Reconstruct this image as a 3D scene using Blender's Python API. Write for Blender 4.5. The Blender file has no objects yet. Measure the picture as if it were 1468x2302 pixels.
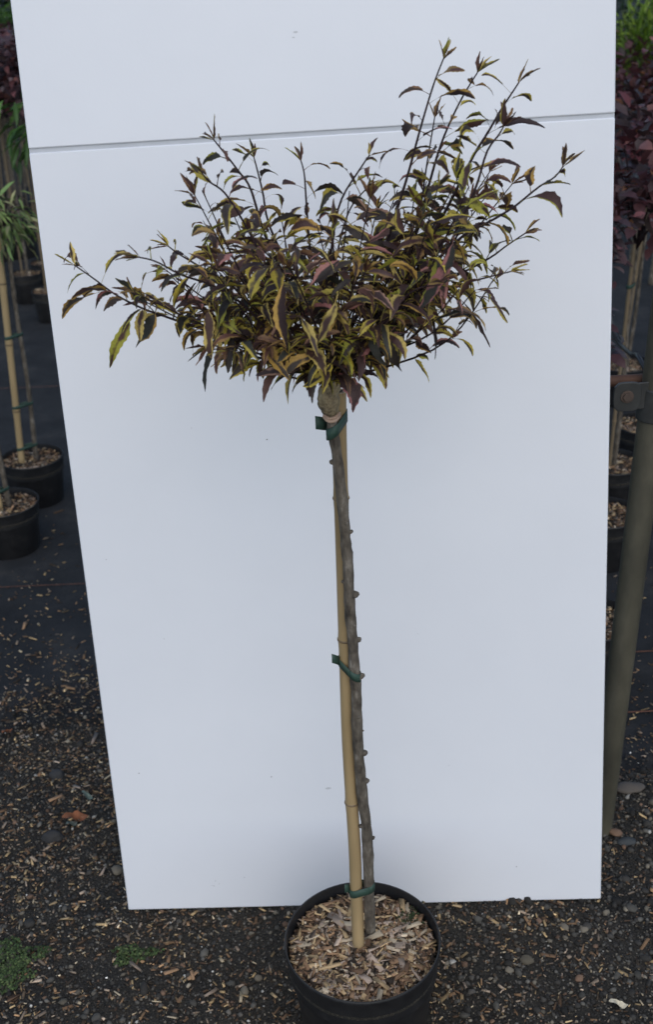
import bpy, bmesh, math, random
import numpy as np
from mathutils import Vector, Matrix

random.seed(7)
rng = np.random.default_rng(11)
scene = bpy.context.scene
COL = scene.collection
R = math.radians

# ------------------------------------------------------------------ camera
CAM_H = 1.73
FPX, PW, PH = 2600.0, 1468.0, 2302.0
PITCH, ROLL = R(26.5), R(-2.5)
_f = Vector((0, math.cos(PITCH), -math.sin(PITCH)))
_r0 = Vector((1, 0, 0)); _u0 = _r0.cross(_f)
_r = _r0 * math.cos(ROLL) + _u0 * math.sin(ROLL)
_u = -_r0 * math.sin(ROLL) + _u0 * math.cos(ROLL)
CAMP = Vector((0, 0, CAM_H))
cd = bpy.data.cameras.new('camera')
cam = bpy.data.objects.new('camera', cd); COL.objects.link(cam)
cd.sensor_fit = 'VERTICAL'; cd.sensor_height = 24.0; cd.sensor_width = 24.0
cd.lens = FPX / PH * 24.0
cd.clip_start = 0.05; cd.clip_end = 600
cam.matrix_world = Matrix.Translation(CAMP) @ Matrix((_r, _u, -_f)).transposed().to_4x4()
cd.dof.use_dof = True; cd.dof.focus_distance = 1.7; cd.dof.aperture_fstop = 4.5
scene.camera = cam

# ------------------------------------------------------------------ sky, sun, exposure
SUN_EL, SUN_AZ = R(43), R(172)          # azimuth measured clockwise from +Y
world = bpy.data.worlds.new('World'); scene.world = world
world.use_nodes = True
nt = world.node_tree; nt.nodes.clear()
sky = nt.nodes.new('ShaderNodeTexSky'); sky.sky_type = 'NISHITA'; sky.sun_disc = False
sky.sun_elevation = SUN_EL; sky.sun_rotation = SUN_AZ
sky.air_density = 1.0; sky.dust_density = 1.0; sky.ozone_density = 1.0
bg = nt.nodes.new('ShaderNodeBackground'); bg.inputs['Strength'].default_value = 0.122
wo = nt.nodes.new('ShaderNodeOutputWorld')
nt.links.new(sky.outputs['Color'], bg.inputs['Color']); nt.links.new(bg.outputs['Background'], wo.inputs['Surface'])
sd = bpy.data.lights.new('sun', 'SUN'); sun = bpy.data.objects.new('sun', sd); COL.objects.link(sun)
sd.energy = 0.92; sd.angle = R(80); sd.color = (1.0, 0.965, 0.92)
sdir = Vector((math.sin(SUN_AZ) * math.cos(SUN_EL), math.cos(SUN_AZ) * math.cos(SUN_EL), math.sin(SUN_EL)))
sun.rotation_euler = sdir.to_track_quat('Z', 'Y').to_euler()
sun.location = (0, -3, 6)
scene.view_settings.view_transform = 'Standard'
scene.view_settings.look = 'None'
scene.view_settings.gamma = 1
scene.view_settings.use_curve_mapping = False
scene.view_settings.exposure = 0.31

# ------------------------------------------------------------------ helpers
def at(px, py, Y):
    """world point seen at photo pixel (px, py) at ground distance Y"""
    d = _r * ((px - PW / 2) / FPX) - _u * ((py - PH / 2) / FPX) + _f
    return CAMP + d * (Y / d.y)

def onz(px, py, z=0.0):
    d = _r * ((px - PW / 2) / FPX) - _u * ((py - PH / 2) / FPX) + _f
    return CAMP + d * ((z - CAM_H) / d.z)

def tag(o, label=None, cat=None, group=None, kind=None):
    if label: o['label'] = label
    if cat: o['category'] = cat
    if group: o['group'] = group
    if kind: o['kind'] = kind
    return o

def empty(name, loc, label=None, cat=None, group=None):
    o = bpy.data.objects.new(name, None); COL.objects.link(o)
    o.location = loc; o.empty_display_size = 0.05
    return tag(o, label, cat, group)

def link(name, me, mat, parent=None, loc=None):
    o = bpy.data.objects.new(name, me); COL.objects.link(o)
    if mat and not me.materials: me.materials.append(mat)
    if parent is not None:
        o.parent = parent
        p, off = parent, Vector((0, 0, 0))
        while p is not None:
            off = off + p.location; p = p.parent
        o.location = (Vector(loc) if loc is not None else Vector((0, 0, 0))) - off
    elif loc is not None:
        o.location = loc
    return o

def mesh_np(name, V, F, attrs=None, smooth=False, uv=None):
    """V (n,3), F list of equal-length index rows (m,k) ; attrs {name: (n,4)}"""
    V = np.asarray(V, dtype=np.float32); F = np.asarray(F, dtype=np.int32)
    me = bpy.data.meshes.new(name)
    k = F.shape[1]
    me.vertices.add(len(V)); me.vertices.foreach_set('co', V.ravel())
    me.loops.add(F.size); me.loops.foreach_set('vertex_index', F.ravel())
    me.polygons.add(len(F))
    me.polygons.foreach_set('loop_start', np.arange(0, F.size, k, dtype=np.int32))
    me.polygons.foreach_set('loop_total', np.full(len(F), k, dtype=np.int32))
    if smooth: me.polygons.foreach_set('use_smooth', np.ones(len(F), dtype=bool))
    for nm, a in (attrs or {}).items():
        at_ = me.attributes.new(nm, 'FLOAT_COLOR', 'POINT')
        at_.data.foreach_set('color', np.asarray(a, dtype=np.float32).ravel())
    if uv is not None:
        l = me.uv_layers.new(name='UVMap')
        l.data.foreach_set('uv', np.asarray(uv, dtype=np.float32)[F.ravel()].ravel())
    me.update(calc_edges=True); me.validate()
    return me

class MB:
    def __init__(s): s.v = []; s.f = []
    def add(s, V, F):
        o = len(s.v); s.v += [tuple(p) for p in V]; s.f += [tuple(i + o for i in q) for q in F]
    def tube(s, pts, rad, seg=8, caps=True, lump=0.0):
        pts = [Vector(p) for p in pts]; n = len(pts)
        if not hasattr(rad, '__len__'): rad = [rad] * n
        t = [(pts[min(i + 1, n - 1)] - pts[max(i - 1, 0)]).normalized() for i in range(n)]
        a = Vector((1, 0, 0)) if abs(t[0].x) < .8 else Vector((0, 1, 0))
        nn = (a - t[0] * a.dot(t[0])).normalized()
        V = []; F = []
        for i in range(n):
            nn = (nn - t[i] * nn.dot(t[i])).normalized(); b = t[i].cross(nn)
            for j in range(seg):
                an = 2 * math.pi * j / seg
                rr = rad[i] * (1 + random.uniform(-lump, lump))
                V.append(pts[i] + (nn * math.cos(an) + b * math.sin(an)) * rr)
        for i in range(n - 1):
            for j in range(seg):
                k = (j + 1) % seg
                F.append((i * seg + j, i * seg + k, (i + 1) * seg + k, (i + 1) * seg + j))
        if caps:
            F.append(tuple(range(seg - 1, -1, -1))); F.append(tuple((n - 1) * seg + j for j in range(seg)))
        s.add(V, F)
    def lathe(s, prof, seg=40, centre=(0, 0, 0)):
        c = Vector(centre); V = []; F = []; n = len(prof)
        for r, z in prof:
            for j in range(seg):
                an = 2 * math.pi * j / seg
                V.append(c + Vector((r * math.cos(an), r * math.sin(an), z)))
        for i in range(n - 1):
            for j in range(seg):
                k = (j + 1) % seg
                F.append((i * seg + j, i * seg + k, (i + 1) * seg + k, (i + 1) * seg + j))
        s.add(V, F)
    def box(s, o, ax, ay, az):
        o, ax, ay, az = map(Vector, (o, ax, ay, az))
        V = [o + ax * i + ay * j + az * k for k in (0, 1) for j in (0, 1) for i in (0, 1)]
        s.add(V, [(0, 2, 3, 1), (4, 5, 7, 6), (0, 1, 5, 4), (2, 6, 7, 3), (0, 4, 6, 2), (1, 3, 7, 5)])
    def blob(s, c, r, sub=2, amp=0.15, squash=(1, 1, 1)):
        bm = bmesh.new(); bmesh.ops.create_icosphere(bm, subdivisions=sub, radius=1)
        ph = [random.uniform(0, 6.28) for _ in range(6)]
        V = []
        for v in bm.verts:
            p = v.co
            k = 1 + amp * (math.sin(2.3 * p.x + ph[0]) + math.sin(2.9 * p.y + ph[1]) + math.sin(3.3 * p.z + ph[2]) + .5 * math.sin(6 * p.x + 5 * p.y + ph[3])) / 2
            V.append(Vector(c) + Vector((p.x * squash[0], p.y * squash[1], p.z * squash[2])) * r * k)
        F = [tuple(v.index for v in f.verts) for f in bm.faces]; bm.free()
        s.add(V, F)
    def build(s, name, mat, parent=None, smooth=True, origin=None, bevel=0, autosmooth=None):
        me = bpy.data.meshes.new(name)
        org = Vector(origin) if origin is not None else Vector((0, 0, 0))
        me.from_pydata([tuple(Vector(p) - org) for p in s.v], [], s.f)
        if smooth: me.polygons.foreach_set('use_smooth', np.ones(len(me.polygons), dtype=bool))
        me.update()
        if autosmooth is not None and smooth: me.set_sharp_from_angle(angle=R(autosmooth))
        o = link(name, me, mat, parent, org)
        if bevel:
            m = o.modifiers.new('bevel', 'BEVEL'); m.width = bevel; m.segments = 2; m.limit_method = 'ANGLE'
        return o

# ------------------------------------------------------------------ materials
def new_mat(name):
    m = bpy.data.materials.new(name); m.use_nodes = True
    n = m.node_tree; b = n.nodes['Principled BSDF']
    return m, n, b

def N(n, t, **kw):
    x = n.nodes.new(t)
    for k, v in kw.items():
        if k in x.inputs: x.inputs[k].default_value = v
        else: setattr(x, k, v)
    return x

def ramp(n, fac, stops):
    r = n.nodes.new('ShaderNodeValToRGB'); e = r.color_ramp.elements
    while len(e) < len(stops): e.new(.5)
    for i, (p, c) in enumerate(stops): e[i].position = p; e[i].color = (*c, 1)
    n.links.new(fac, r.inputs['Fac']); return r

def noisy(name, stops, scale=20, rough=.7, bump=.2, bscale=None, detail=6, stretch=None, dist=.01, spec=.5):
    m, n, b = new_mat(name)
    tc = N(n, 'ShaderNodeTexCoord'); mp = N(n, 'ShaderNodeMapping')
    if stretch: mp.inputs['Scale'].default_value = stretch
    n.links.new(tc.outputs['Object'], mp.inputs['Vector'])
    no = N(n, 'ShaderNodeTexNoise', Scale=scale, Detail=detail, Roughness=.6)
    n.links.new(mp.outputs['Vector'], no.inputs['Vector'])
    r = ramp(n, no.outputs['Fac'], stops); n.links.new(r.outputs['Color'], b.inputs['Base Color'])
    b.inputs['Roughness'].default_value = rough; b.inputs['Specular IOR Level'].default_value = spec
    if bump:
        n2 = N(n, 'ShaderNodeTexNoise', Scale=bscale or scale * 3, Detail=5)
        n.links.new(mp.outputs['Vector'], n2.inputs['Vector'])
        bp = N(n, 'ShaderNodeBump', Strength=bump, Distance=dist)
        n.links.new(n2.outputs['Fac'], bp.inputs['Height']); n.links.new(bp.outputs['Normal'], b.inputs['Normal'])
    return m

def tinted(name, rough=.8, var=.35, scale=120, transl=0.0, spec=.4):
    """base colour from the mesh's own 'tint' attribute with fine grain"""
    m, n, b = new_mat(name)
    a = N(n, 'ShaderNodeAttribute', attribute_name='tint')
    tc = N(n, 'ShaderNodeTexCoord'); no = N(n, 'ShaderNodeTexNoise', Scale=scale, Detail=3)
    n.links.new(tc.outputs['Object'], no.inputs['Vector'])
    mr = N(n, 'ShaderNodeMapRange'); mr.inputs['To Min'].default_value = 1 - var; mr.inputs['To Max'].default_value = 1 + var
    n.links.new(no.outputs['Fac'], mr.inputs['Value'])
    mx = N(n, 'ShaderNodeMix', data_type='RGBA', blend_type='MULTIPLY'); mx.inputs['Factor'].default_value = 1
    n.links.new(a.outputs['Color'], mx.inputs['A']); n.links.new(mr.outputs['Result'], mx.inputs['B'])
    n.links.new(mx.outputs['Result'], b.inputs['Base Color'])
    b.inputs['Roughness'].default_value = rough; b.inputs['Specular IOR Level'].default_value = spec
    if transl:
        tr = N(n, 'ShaderNodeBsdfTranslucent'); n.links.new(mx.outputs['Result'], tr.inputs['Color'])
        ms = N(n, 'ShaderNodeMixShader'); ms.inputs['Fac'].default_value = transl
        n.links.new(b.outputs['BSDF'], ms.inputs[1]); n.links.new(tr.outputs['BSDF'], ms.inputs[2])
        n.links.new(ms.outputs['Shader'], n.nodes['Material Output'].inputs['Surface'])
    return m

def leaf_material():
    m, n, b = new_mat('variegated_leaf')
    c = N(n, 'ShaderNodeAttribute', attribute_name='heart'); e = N(n, 'ShaderNodeAttribute', attribute_name='margin')
    uv = N(n, 'ShaderNodeUVMap', uv_map='UVMap'); sp = N(n, 'ShaderNodeSeparateXYZ')
    n.links.new(uv.outputs['UV'], sp.inputs['Vector'])
    ab = N(n, 'ShaderNodeMath', operation='ABSOLUTE'); n.links.new(sp.outputs['X'], ab.inputs[0])
    tc = N(n, 'ShaderNodeTexCoord')
    no = N(n, 'ShaderNodeTexNoise', Scale=75, Detail=3); n.links.new(tc.outputs['Object'], no.inputs['Vector'])
    s1 = N(n, 'ShaderNodeMath', operation='MULTIPLY_ADD'); s1.inputs[1].default_value = 1.7; s1.inputs[2].default_value = -0.85
    n.links.new(no.outputs['Fac'], s1.inputs[0])
    s2 = N(n, 'ShaderNodeMath', operation='ADD'); n.links.new(ab.outputs[0], s2.inputs[0]); n.links.new(s1.outputs[0], s2.inputs[1])
    s3 = N(n, 'ShaderNodeMath', operation='SUBTRACT'); n.links.new(s2.outputs[0], s3.inputs[0]); n.links.new(e.outputs['Alpha'], s3.inputs[1])
    s4 = N(n, 'ShaderNodeMapRange'); s4.inputs['From Min'].default_value = -.16; s4.inputs['From Max'].default_value = .24
    n.links.new(s3.outputs[0], s4.inputs['Value'])
    mx = N(n, 'ShaderNodeMix', data_type='RGBA'); n.links.new(s4.outputs['Result'], mx.inputs['Factor'])
    n.links.new(c.outputs['Color'], mx.inputs['A']); n.links.new(e.outputs['Color'], mx.inputs['B'])
    # fine mottling of the blade and paler veins
    n2 = N(n, 'ShaderNodeTexNoise', Scale=420, Detail=3); n.links.new(tc.outputs['Object'], n2.inputs['Vector'])
    mr = N(n, 'ShaderNodeMapRange'); mr.inputs['To Min'].default_value = .6; mr.inputs['To Max'].default_value = 1.4
    n.links.new(n2.outputs['Fac'], mr.inputs['Value'])
    mm = N(n, 'ShaderNodeMix', data_type='RGBA', blend_type='MULTIPLY'); mm.inputs['Factor'].default_value = 1
    n.links.new(mx.outputs['Result'], mm.inputs['A']); n.links.new(mr.outputs['Result'], mm.inputs['B'])
    n.links.new(mm.outputs['Result'], b.inputs['Base Color'])
    b.inputs['Roughness'].default_value = .55; b.inputs['Specular IOR Level'].default_value = .35
    # veins: herringbone relief
    w = N(n, 'ShaderNodeMath', operation='MULTIPLY_ADD'); w.inputs[1].default_value = -.35
    n.links.new(ab.outputs[0], w.inputs[0]); n.links.new(sp.outputs['Y'], w.inputs[2])
    w2 = N(n, 'ShaderNodeMath', operation='MULTIPLY'); w2.inputs[1].default_value = 62; n.links.new(w.outputs[0], w2.inputs[0])
    w3 = N(n, 'ShaderNodeMath', operation='SINE'); n.links.new(w2.outputs[0], w3.inputs[0])
    bp = N(n, 'ShaderNodeBump', Strength=.14, Distance=.001); n.links.new(w3.outputs[0], bp.inputs['Height'])
    n.links.new(bp.outputs['Normal'], b.inputs['Normal'])
    tr = N(n, 'ShaderNodeBsdfTranslucent'); n.links.new(mm.outputs['Result'], tr.inputs['Color'])
    ms = N(n, 'ShaderNodeMixShader'); ms.inputs['Fac'].default_value = .22
    n.links.new(b.outputs['BSDF'], ms.inputs[1]); n.links.new(tr.outputs['BSDF'], ms.inputs[2])
    n.links.new(ms.outputs['Shader'], n.nodes['Material Output'].inputs['Surface'])
    return m

M = {}
M['leaf'] = leaf_material()
M['twig'] = noisy('dark_twig_bark', [(.3, (.014, .008, .009)), (.7, (.038, .020, .022))], 90, .6, .2, dist=.001, spec=.25)
M['bark'] = noisy('grey_brown_bark', [(.30, (.034, .027, .020)), (.46, (.092, .076, .057)), (.58, (.14, .119, .092)), (.74, (.27, .24, .20))], 85, .9, .9, 190, 10, (1, 1, .42), .004)
M['graft'] = noisy('graft_wood', [(.32, (.08, .06, .036)), (.48, (.26, .20, .115)), (.62, (.36, .29, .17)), (.78, (.48, .41, .27))], 75, .75, .9, 130, 9, dist=.006)
M['wax'] = noisy('graft_wax', [(.3, (.36, .22, .15)), (.7, (.52, .38, .28))], 60, .5, .2, dist=.002)
M['bamboo'] = noisy('bamboo_skin', [(.24, (.15, .10, .055)), (.36, (.28, .20, .10)), (.55, (.40, .29, .15)), (.8, (.50, .38, .21))], 14, .42, .12, 60, 6, (1, 1, .12), .001)
M['old_bamboo'] = noisy('weathered_bamboo', [(.3, (.10, .075, .045)), (.55, (.19, .14, .08)), (.8, (.28, .21, .12))], 9, .6, .12, 60, 6, (1, 1, .2), .001)
M['bamboo_node'] = noisy('bamboo_node', [(.3, (.11, .075, .04)), (.7, (.28, .20, .11))], 50, .55, .2, dist=.001)
M['tie'] = noisy('green_tie_tape', [(.3, (.022, .052, .038)), (.7, (.036, .080, .058))], 40, .65, .3, dist=.001)
M['pot'] = noisy('black_pot_plastic', [(.35, (.008, .008, .009)), (.6, (.015, .015, .016)), (.75, (.035, .031, .027))], 28, .5, .1, 300, dist=.001)
M['chip'] = tinted('wood_chip', .85, .3, 160)
M['stone'] = tinted('gravel_stone', .85, .35, 140)
M['litter'] = tinted('ground_litter', .85, .3, 140)
M['bgleaf'] = tinted('garden_leaf', .5, .3, 40, .2)
M['post'] = noisy('painted_steel', [(.3, (.042, .039, .028)), (.52, (.075, .069, .048)), (.7, (.11, .10, .07))], 16, .5, .15, 200, 8, (1, 1, .4), .001)
M['clamp'] = noisy('clamp_steel', [(.3, (.022, .023, .022)), (.7, (.04, .041, .039))], 30, .5, .2, dist=.001)
M['rust'] = noisy('rusty_rail', [(.3, (.07, .034, .02)), (.6, (.12, .058, .034)), (.8, (.17, .095, .06))], 30, .75, .3, dist=.001)
M['clamp_bolt'] = noisy('rusty_bolt', [(.3, (.05, .035, .027)), (.7, (.09, .06, .045))], 60, .8, .3, dist=.001)
M['moss'] = tinted('moss', .9, .4, 200)

def board_mat():
    m, n, b = new_mat('white_foam_board')
    tc = N(n, 'ShaderNodeTexCoord')
    no = N(n, 'ShaderNodeTexNoise', Scale=3, Detail=6); n.links.new(tc.outputs['Object'], no.inputs['Vector'])
    r = ramp(n, no.outputs['Fac'], [(.3, (.745, .762, .79)), (.7, (.785, .80, .825))]); n.links.new(r.outputs['Color'], b.inputs['Base Color'])
    b.inputs['Roughness'].default_value = .55
    n2 = N(n, 'ShaderNodeTexNoise', Scale=220, Detail=4); n.links.new(tc.outputs['Object'], n2.inputs['Vector'])
    n3 = N(n, 'ShaderNodeTexNoise', Scale=9, Detail=3); n.links.new(tc.outputs['Object'], n3.inputs['Vector'])
    b1 = N(n, 'ShaderNodeBump', Strength=.10, Distance=.001); n.links.new(n2.outputs['Fac'], b1.inputs['Height'])
    b2 = N(n, 'ShaderNodeBump', Strength=.10, Distance=.01); n.links.new(n3.outputs['Fac'], b2.inputs['Height'])
    n.links.new(b1.outputs['Normal'], b2.inputs['Normal']); n.links.new(b2.outputs['Normal'], b.inputs['Normal'])
    return m
M['board'] = board_mat()
M['hinge'] = noisy('hinge_tape', [(.3, (.46, .48, .51)), (.7, (.53, .55, .58))], 20, .5, .05)
M['speck'] = noisy('dirt_speck', [(.3, (.05, .05, .05)), (.7, (.12, .11, .1))], 50, .9, 0)
M['smudge'] = noisy('grey_smudge', [(.3, (.50, .51, .53)), (.7, (.62, .63, .645))], 50, .7, 0)

def soil_mat():
    m, n, b = new_mat('dark_gritty_soil')
    tc = N(n, 'ShaderNodeTexCoord')
    a = N(n, 'ShaderNodeTexNoise', Scale=260, Detail=5, Roughness=.7); n.links.new(tc.outputs['Object'], a.inputs['Vector'])
    c = N(n, 'ShaderNodeTexNoise', Scale=7, Detail=5); n.links.new(tc.outputs['Object'], c.inputs['Vector'])
    r = ramp(n, a.outputs['Fac'], [(.38, (.008, .007, .005)), (.55, (.030, .026, .019)), (.72, (.10, .085, .060))])
    r2 = ramp(n, c.outputs['Fac'], [(.35, (.62, .62, .6)), (.65, (1.25, 1.2, 1.15))])
    mx = N(n, 'ShaderNodeMix', data_type='RGBA', blend_type='MULTIPLY'); mx.inputs['Factor'].default_value = 1
    n.links.new(r.outputs['Color'], mx.inputs['A']); n.links.new(r2.outputs['Color'], mx.inputs['B'])
    n.links.new(mx.outputs['Result'], b.inputs['Base Color']); b.inputs['Roughness'].default_value = .9
    bp = N(n, 'ShaderNodeBump', Strength=.8, Distance=.004); n.links.new(a.outputs['Fac'], bp.inputs['Height']); n.links.new(bp.outputs['Normal'], b.inputs['Normal'])
    return m
M['soil'] = soil_mat()

def fabric_mat():
    m, n, b = new_mat('woven_ground_fabric')
    tc = N(n, 'ShaderNodeTexCoord'); sp = N(n, 'ShaderNodeSeparateXYZ'); n.links.new(tc.outputs['Object'], sp.inputs['Vector'])
    def wave(o, k):
        a = N(n, 'ShaderNodeMath', operation='MULTIPLY'); a.inputs[1].default_value = k; n.links.new(o, a.inputs[0])
        s = N(n, 'ShaderNodeMath', operation='SINE'); n.links.new(a.outputs[0], s.inputs[0]); return s
    wx, wy = wave(sp.outputs['X'], 2100), wave(sp.outputs['Y'], 1500)
    mu = N(n, 'ShaderNodeMath', operation='MULTIPLY'); n.links.new(wx.outputs[0], mu.inputs[0]); n.links.new(wy.outputs[0], mu.inputs[1])
    c = N(n, 'ShaderNodeTexNoise', Scale=5, Detail=7, Roughness=.65); n.links.new(tc.outputs['Object'], c.inputs['Vector'])
    r = ramp(n, c.outputs['Fac'], [(.3, (.018, .019, .020)), (.55, (.030, .031, .032)), (.78, (.06, .057, .052))])
    n.links.new(r.outputs['Color'], b.inputs['Base Color']); b.inputs['Roughness'].default_value = .85; b.inputs['Specular IOR Level'].default_value = .18
    bp = N(n, 'ShaderNodeBump', Strength=.25, Distance=.001); n.links.new(mu.outputs[0], bp.inputs['Height'])
    b2 = N(n, 'ShaderNodeBump', Strength=.5, Distance=.03); n.links.new(c.outputs['Fac'], b2.inputs['Height'])
    n.links.new(bp.outputs['Normal'], b2.inputs['Normal']); n.links.new(b2.outputs['Normal'], b.inputs['Normal'])
    return m
M['fabric'] = fabric_mat()
M['stripe'] = noisy('fabric_stripe', [(.3, (.13, .05, .025)), (.7, (.24, .10, .05))], 40, .7, 0)
M['hose'] = noisy('black_hose', [(.3, (.012, .012, .013)), (.7, (.022, .022, .024))], 40, .4, 0)

# ------------------------------------------------------------------ ground, one sheet to the horizon
def sstep(a, b, x):
    t = np.clip((x - a) / (b - a), 0, 1); return t * t * (3 - 2 * t)

def fabric_edge(x):                        # Y at which the fabric begins
    return 2.36 - 0.26 * sstep(-.6, .6, x) + .03 * np.sin(x * 7.1) + .015 * np.sin(x * 19 + 1)

_gp = rng.uniform(0, 6.28, 24); _gk = rng.uniform(6, 60, (24, 2)) * rng.choice([-1, 1], (24, 2))
def ground_z(x, y):
    x = np.asarray(x, float); y = np.asarray(y, float)
    h = np.zeros_like(x)
    for p, k in zip(_gp, _gk): h = h + np.sin(k[0] * x + k[1] * y + p) * (.022 / np.hypot(*k))
    fe = fabric_edge(x)
    near = 1 - sstep(fe - .10, fe + .03, y)
    side = 1 - sstep(1.1, 1.5, np.abs(x))
    ramp_ = .020 * sstep(-.35, .5, x)                         # gravel banks up to the right
    mound = .030 * np.exp(-((x - .80) / .22) ** 2 - ((y - 1.98) / .10) ** 2)
    return (h + ramp_ + mound + .002) * near * side - .006 * (1 - near)

gx = np.concatenate([[-200, -60, -20, -8, -4, -2.4, -1.8], np.arange(-1.5, 1.501, .018), [1.8, 2.4, 4, 8, 20, 60, 200]])
gy = np.concatenate([[-60, -20, -6, -2, 0, .6, .9], np.arange(1.1, 2.56, .018), [2.8, 3.2, 4, 6, 10, 20, 60, 150, 400]])
X, Y = np.meshgrid(gx, gy); Z = ground_z(X, Y)
nx, ny = len(gx), len(gy)
idx = np.arange(nx * ny).reshape(ny, nx)
F = np.stack([idx[:-1, :-1].ravel(), idx[:-1, 1:].ravel(), idx[1:, 1:].ravel(), idx[1:, :-1].ravel()], 1)
ground = link('ground', mesh_np('ground', np.stack([X.ravel(), Y.ravel(), Z.ravel()], 1), F, smooth=True), M['soil'])
tag(ground, 'dark gritty soil strewn with gravel and wood chips', None, None, 'structure')

# woven fabric sheet: starts behind the gravel strip and runs back under the potted trees
fx = np.concatenate([np.arange(-3, 3.01, .06)]); ft = np.concatenate([np.linspace(0, .5, 16), [.7, 1, 1.5, 2, 3, 5, 8, 12, 20, 30]])
Xf, Tf = np.meshgrid(np.concatenate([[-30, -12, -6], fx, [6, 12, 30]]), ft)
Yf = fabric_edge(Xf) - .06 + Tf
Zf = .004 - .016 * (1 - np.clip(Tf / .12, 0, 1)) + np.where(Tf < 2, .002 * (np.sin(Xf * 9 + Yf * 5) + 1) + .0015 * (np.sin(Xf * 23 - Yf * 17) + 1), .002) * (Yf < 6)
nxf, nyf = Xf.shape[1], Xf.shape[0]
idf = np.arange(nxf * nyf).reshape(nyf, nxf)
Ff = np.stack([idf[:-1, :-1].ravel(), idf[:-1, 1:].ravel(), idf[1:, 1:].ravel(), idf[1:, :-1].ravel()], 1)
fab = link('ground_fabric', mesh_np('ground_fabric', np.stack([Xf.ravel(), Yf.ravel(), Zf.ravel()], 1), Ff, smooth=True), M['fabric'])
tag(fab, 'black woven weed fabric laid under the rows of pots', None, None, 'structure')
for (p0, p1, w, xa, xb) in [((1440, 1476), (1468, 1475), .004, .35, 2.2), ((1420, 1613), (1468, 1611), .005, .35, 2.2), ((0, 1325), (190, 1318), .003, -2.2, .3), ((0, 880), (120, 872), .004, -2.2, .3)]:
    a, b = onz(*p0), onz(*p1); yc = (a.y + b.y) / 2
    me_v = []; me_f = []
    xs = np.arange(xa, xb, .05)
    for i, x in enumerate(xs):
        y = yc + .006 * math.sin(x * 2); z = .0125
        me_v += [(x, y - w / 2, z), (x, y + w / 2, z)]
        if i: me_f.append((2 * i - 2, 2 * i, 2 * i + 1, 2 * i - 1))
    link('stripe', mesh_np('stripe', me_v, me_f), M['stripe'], fab)

# ------------------------------------------------------------------ scatter of gravel and chips
def ico(sub):
    bm = bmesh.new(); bmesh.ops.create_icosphere(bm, subdivisions=sub, radius=1)
    V = np.array([v.co[:] for v in bm.verts]); F = np.array([[v.index for v in f.verts] for f in bm.faces]); bm.free()
    return V, F
ICO1, ICO2 = ico(1), ico(2)
BOXV = np.array([(x, y, z) for z in (-1, 1) for y in (-1, 1) for x in (-1, 1)], float)
BOXF = np.array([(0, 2, 3), (0, 3, 1), (4, 5, 7), (4, 7, 6), (0, 1, 5), (0, 5, 4), (2, 6, 7), (2, 7, 3), (0, 4, 6), (0, 6, 2), (1, 3, 7), (1, 7, 5)])

def rand_rot(n, tilt):
    """yaw any, tilt limited (radians std)"""
    yaw = rng.uniform(0, 2 * np.pi, n); a = rng.normal(0, tilt, n); b = rng.normal(0, tilt, n)
    c, s = np.cos(yaw), np.sin(yaw); Z = np.zeros(n); O = np.ones(n)
    Rz = np.stack([np.stack([c, -s, Z], -1), np.stack([s, c, Z], -1), np.stack([Z, Z, O], -1)], -2)
    c, s = np.cos(a), np.sin(a); Rx = np.stack([np.stack([O, Z, Z], -1), np.stack([Z, c, -s], -1), np.stack([Z, s, c], -1)], -2)
    c, s = np.cos(b), np.sin(b); Ry = np.stack([np.stack([c, Z, s], -1), np.stack([Z, O, Z], -1), np.stack([-s, Z, c], -1)], -2)
    return Rz @ Rx @ Ry

def scatter(protoV, protoF, pos, size, tint, tilt=.3, jitter=.25):
    n = len(pos); k = len(protoV)
    V = protoV[None] * (1 + rng.normal(0, jitter, (n, k, 1))) * size[:, None, :]
    V = np.einsum('nij,nkj->nki', rand_rot(n, tilt), V) + pos[:, None, :]
    F = protoF[None] + (np.arange(n) * k)[:, None, None]
    T = np.repeat(np.concatenate([tint, np.ones((n, 1))], 1), k, 0)
    return V.reshape(-1, 3), F.reshape(-1, 3), T

def pick(cols, w, n, var=.3):
    c = np.array(cols)[rng.choice(len(cols), n, p=np.array(w) / np.sum(w))]
    return c * np.exp(rng.normal(0, var, (n, 1)))

STONE_C = [(.020, .018, .015), (.042, .038, .032), (.078, .072, .060), (.14, .12, .088), (.14, .085, .053), (.42, .40, .35)]
CHIP_C = [(.42, .295, .155), (.29, .175, .095), (.58, .47, .32), (.33, .25, .185), (.14, .082, .046), (.048, .034, .022)]

def place_xy(n, ylo=1.25, yhi=2.5, xr=1.0):
    return rng.uniform(-xr, xr, n), rng.uniform(ylo, yhi, n)

def pot_clear(x, y, r=.118): return np.hypot(x - POTC[0], y - POTC[1]) > r
POTC = (0.029, 1.425)

V_, F_, T_ = [], [], []
def push(t):
    o = sum(len(v) for v in V_); V_.append(t[0]); F_.append(t[1] + o); T_.append(t[2])
# fine grit everywhere on the strip
n = 60000; x, y = place_xy(n)
k = (y < fabric_edge(x) - .05 + rng.exponential(.07, n)) & pot_clear(x, y); x, y = x[k], y[k]; n = len(x)
s = rng.lognormal(math.log(.0020), .42, n)
push(scatter(*ICO1, np.stack([x, y, np.maximum(ground_z(x, y), np.where(y > fabric_edge(x) - .05, .008, -1)) + s * .3], 1), np.stack([s, s * rng.uniform(.6, 1, n), s * .7], 1), pick(STONE_C, [4, 5, 5, 2.6, .9, .3], n, .45)))
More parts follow.
